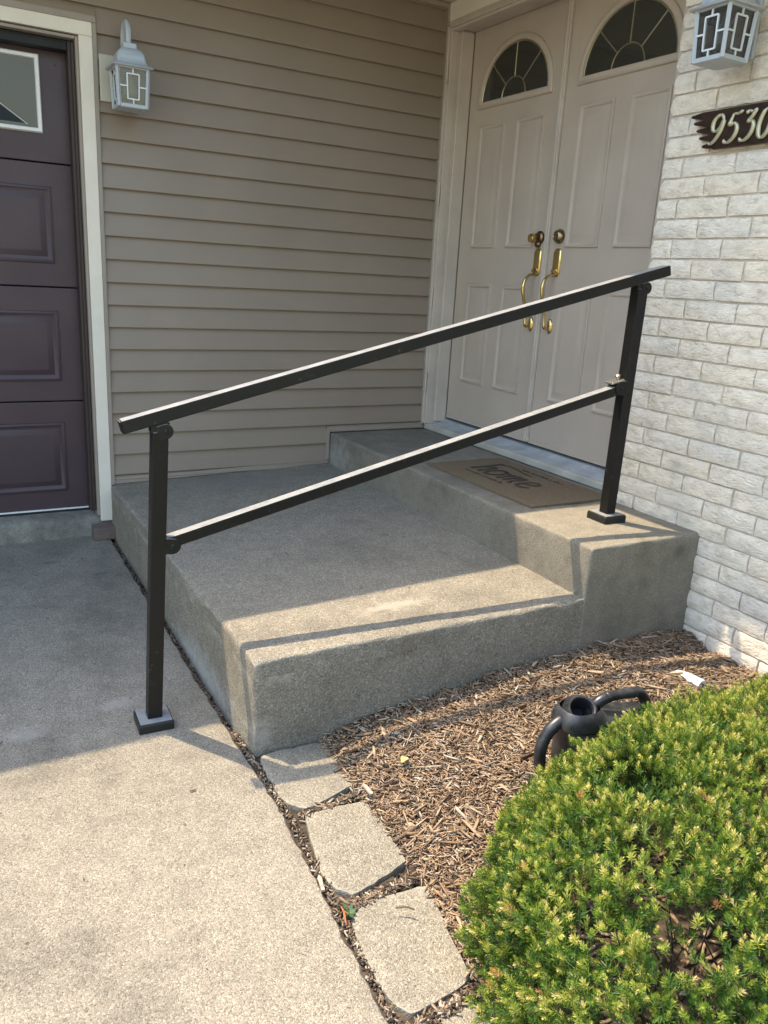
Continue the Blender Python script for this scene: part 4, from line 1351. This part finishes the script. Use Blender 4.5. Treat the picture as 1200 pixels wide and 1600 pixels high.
def uniform_dome(n):
    """rejection sample points evenly over the clipped dome surface"""
    D = []
    NN = []
    got = 0
    while got < n:
        d = rng.normal(size=(n * 2, 3)); d[:, 2] = np.abs(d[:, 2]); d /= np.linalg.norm(d, axis=1)[:, None]
        q = d / np.array([HR[0], HR[1], HH])
        f = ((np.abs(q[:, 0]) ** NE + np.abs(q[:, 1]) ** NE) ** (NP / NE) + np.abs(q[:, 2]) ** NP) ** (-1 / NP)
        P = d * f[:, None]
        s2 = np.abs(P[:, 0] / HR[0]) ** NE + np.abs(P[:, 1] / HR[1]) ** NE + 1e-9
        k = s2 ** (NP / NE - 1)
        G = np.stack([k * sp(P[:, 0] / HR[0], NE - 1) / HR[0], k * sp(P[:, 1] / HR[1], NE - 1) / HR[1], sp(P[:, 2] / HH, NP - 1) / HH], 1)
        N = G / (np.linalg.norm(G, axis=1)[:, None] + 1e-9)
        w = f ** 2 / np.maximum((N * d).sum(1), .15)
        ok = rng.uniform(0, 1, len(w)) < w / w.max()
        D.append(P[ok]); NN.append(N[ok]); got += ok.sum()
    return np.concatenate(D)[:n], np.concatenate(NN)[:n]
def sprigs(n, depth, size, tint_base, tint_var, needles=26, big=False):
    P, N = uniform_dome(n)
    lumps = np.array([fbm(p[0] * 9, p[1] * 9, p[2] * 9 + 3) for p in P])
    holes = np.array([fbm(p[0] * 5 + 9, p[1] * 5, p[2] * 5, 2) for p in P])
    P = P * (1 + .065 * lumps)[:, None] + N * (rng.uniform(-depth, .012, n))[:, None]
    W = P + np.array([HC[0], HC[1], HZ])
    keep = np.ones(n, bool)
    # opening in the crown, low on the near side
    hc = np.array([.265, -3.335, .385]); keep &= (((W - hc) / np.array([.085, .055, .12])) ** 2).sum(1) > 1 + .5 * rng.normal(size=n)
    keep &= ~((holes > .36) & (rng.uniform(0, 1, n) < .75))
    keep &= W[:, 2] > .06
    # leave room for the can, the camera never enters
    rel = W - np.array(co); uu = rel @ np.array(cu); vv = rel @ np.array(cv)
    keep &= ~((uu > -.24) & (uu < .24) & (np.abs(vv) < .10) & (rel[:, 2] < .33))
    P, N, W, lumps = P[keep], N[keep], W[keep], lumps[keep]
    n = len(W)
    ax_ = N * .75 + np.array([0, 0, .35]) + rng.normal(0, .42, (n, 3)); ax_ /= np.linalg.norm(ax_, axis=1)[:, None]
    ref = rng.normal(size=(n, 3)); a = np.cross(ax_, ref); a /= np.linalg.norm(a, axis=1)[:, None]; b_ = np.cross(ax_, a)
    S = size * rng.uniform(.6, 1.25, n)
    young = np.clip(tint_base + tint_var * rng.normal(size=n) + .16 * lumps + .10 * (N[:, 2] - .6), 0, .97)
    k = np.arange(needles)
    t = (k + .5) / needles
    ang = k * 2.39996
    L = .52 * (1 - .50 * t ** 2) * S[:, None] * rng.uniform(.8, 1.15, (n, needles))
    spread = (1.15 - .75 * t)[None] + rng.normal(0, .12, (n, needles))
    ca, sa = np.cos(ang)[None, :, None], np.sin(ang)[None, :, None]
    rad = a[:, None] * ca + b_[:, None] * sa
    dirn = ax_[:, None] * np.cos(spread)[..., None] + rad * np.sin(spread)[..., None]
    base = W[:, None] + ax_[:, None] * ((t - .65)[None, :, None] * S[:, None, None])
    tip = base + dirn * L[..., None]
    wid = np.cross(dirn, ax_[:, None]); wid /= np.linalg.norm(wid, axis=2)[..., None] + 1e-9
    wid = wid * (.00115 if not big else .002)
    mid = base + dirn * (L * .55)[..., None]
    V = np.stack([base, mid + wid, tip, mid - wid], 2).reshape(-1, 3)
    F = np.arange(n * needles * 4).reshape(-1, 4)
    tn = young[:, None] * (.62 + .5 * t)[None] + rng.normal(0, .05, (n, needles))
    dead = rng.uniform(0, 1, n) < .006
    tn = np.clip(tn, 0, .985); tn[dead] = 1.0
    A = np.repeat(tn.reshape(-1), 4)
    return V, F, A
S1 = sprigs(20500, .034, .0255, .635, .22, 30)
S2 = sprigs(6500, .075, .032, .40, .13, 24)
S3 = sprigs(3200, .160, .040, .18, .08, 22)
Vs, Fs, As, off = [], [], [], 0
for V, Fq, A in (S1, S2, S3):
    Vs.append(V); Fs.append(Fq + off); As.append(A); off += len(V)
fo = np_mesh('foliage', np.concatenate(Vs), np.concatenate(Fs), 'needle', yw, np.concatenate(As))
fo['kind'] = 'stuff'
br = MB()
for i in range(44):
    a = random.uniform(0, 2 * math.pi)
    r_ = random.uniform(.2, .93)
    e = Vector((HC[0] + HR[0] * r_ * math.cos(a), HC[1] + HR[1] * r_ * math.sin(a), HZ + HH * max(.15, (1 - r_ ** 2.6)) ** .38 * .86))
    s0 = Vector((HC[0] + random.uniform(-.45, .45), HC[1] + random.uniform(-.12, .12), .04))
    mid = (s0 + e) / 2 + Vector((random.uniform(-.05, .05), random.uniform(-.05, .05), random.uniform(-.02, .06)))
    br.tube(catmull([s0, mid, e], 5), [.0075 - .006 * q / 10 for q in range(11)], 6)
for i in range(12):
    s0 = Vector((.33 + random.uniform(-.08, .15), -3.28 + random.uniform(-.08, .08), .06))
    e = Vector((.265 + random.uniform(-.13, .13), -3.335 + random.uniform(-.10, .10), .36 + random.uniform(-.05, .03)))
    br.tube(catmull([s0, (s0 + e) / 2 + Vector((random.uniform(-.03, .03), random.uniform(-.03, .03), 0)), e], 5), [.0030 - .0020 * q / 10 for q in range(11)], 5)
br.build('branches', 'twig', yw, smooth=True)
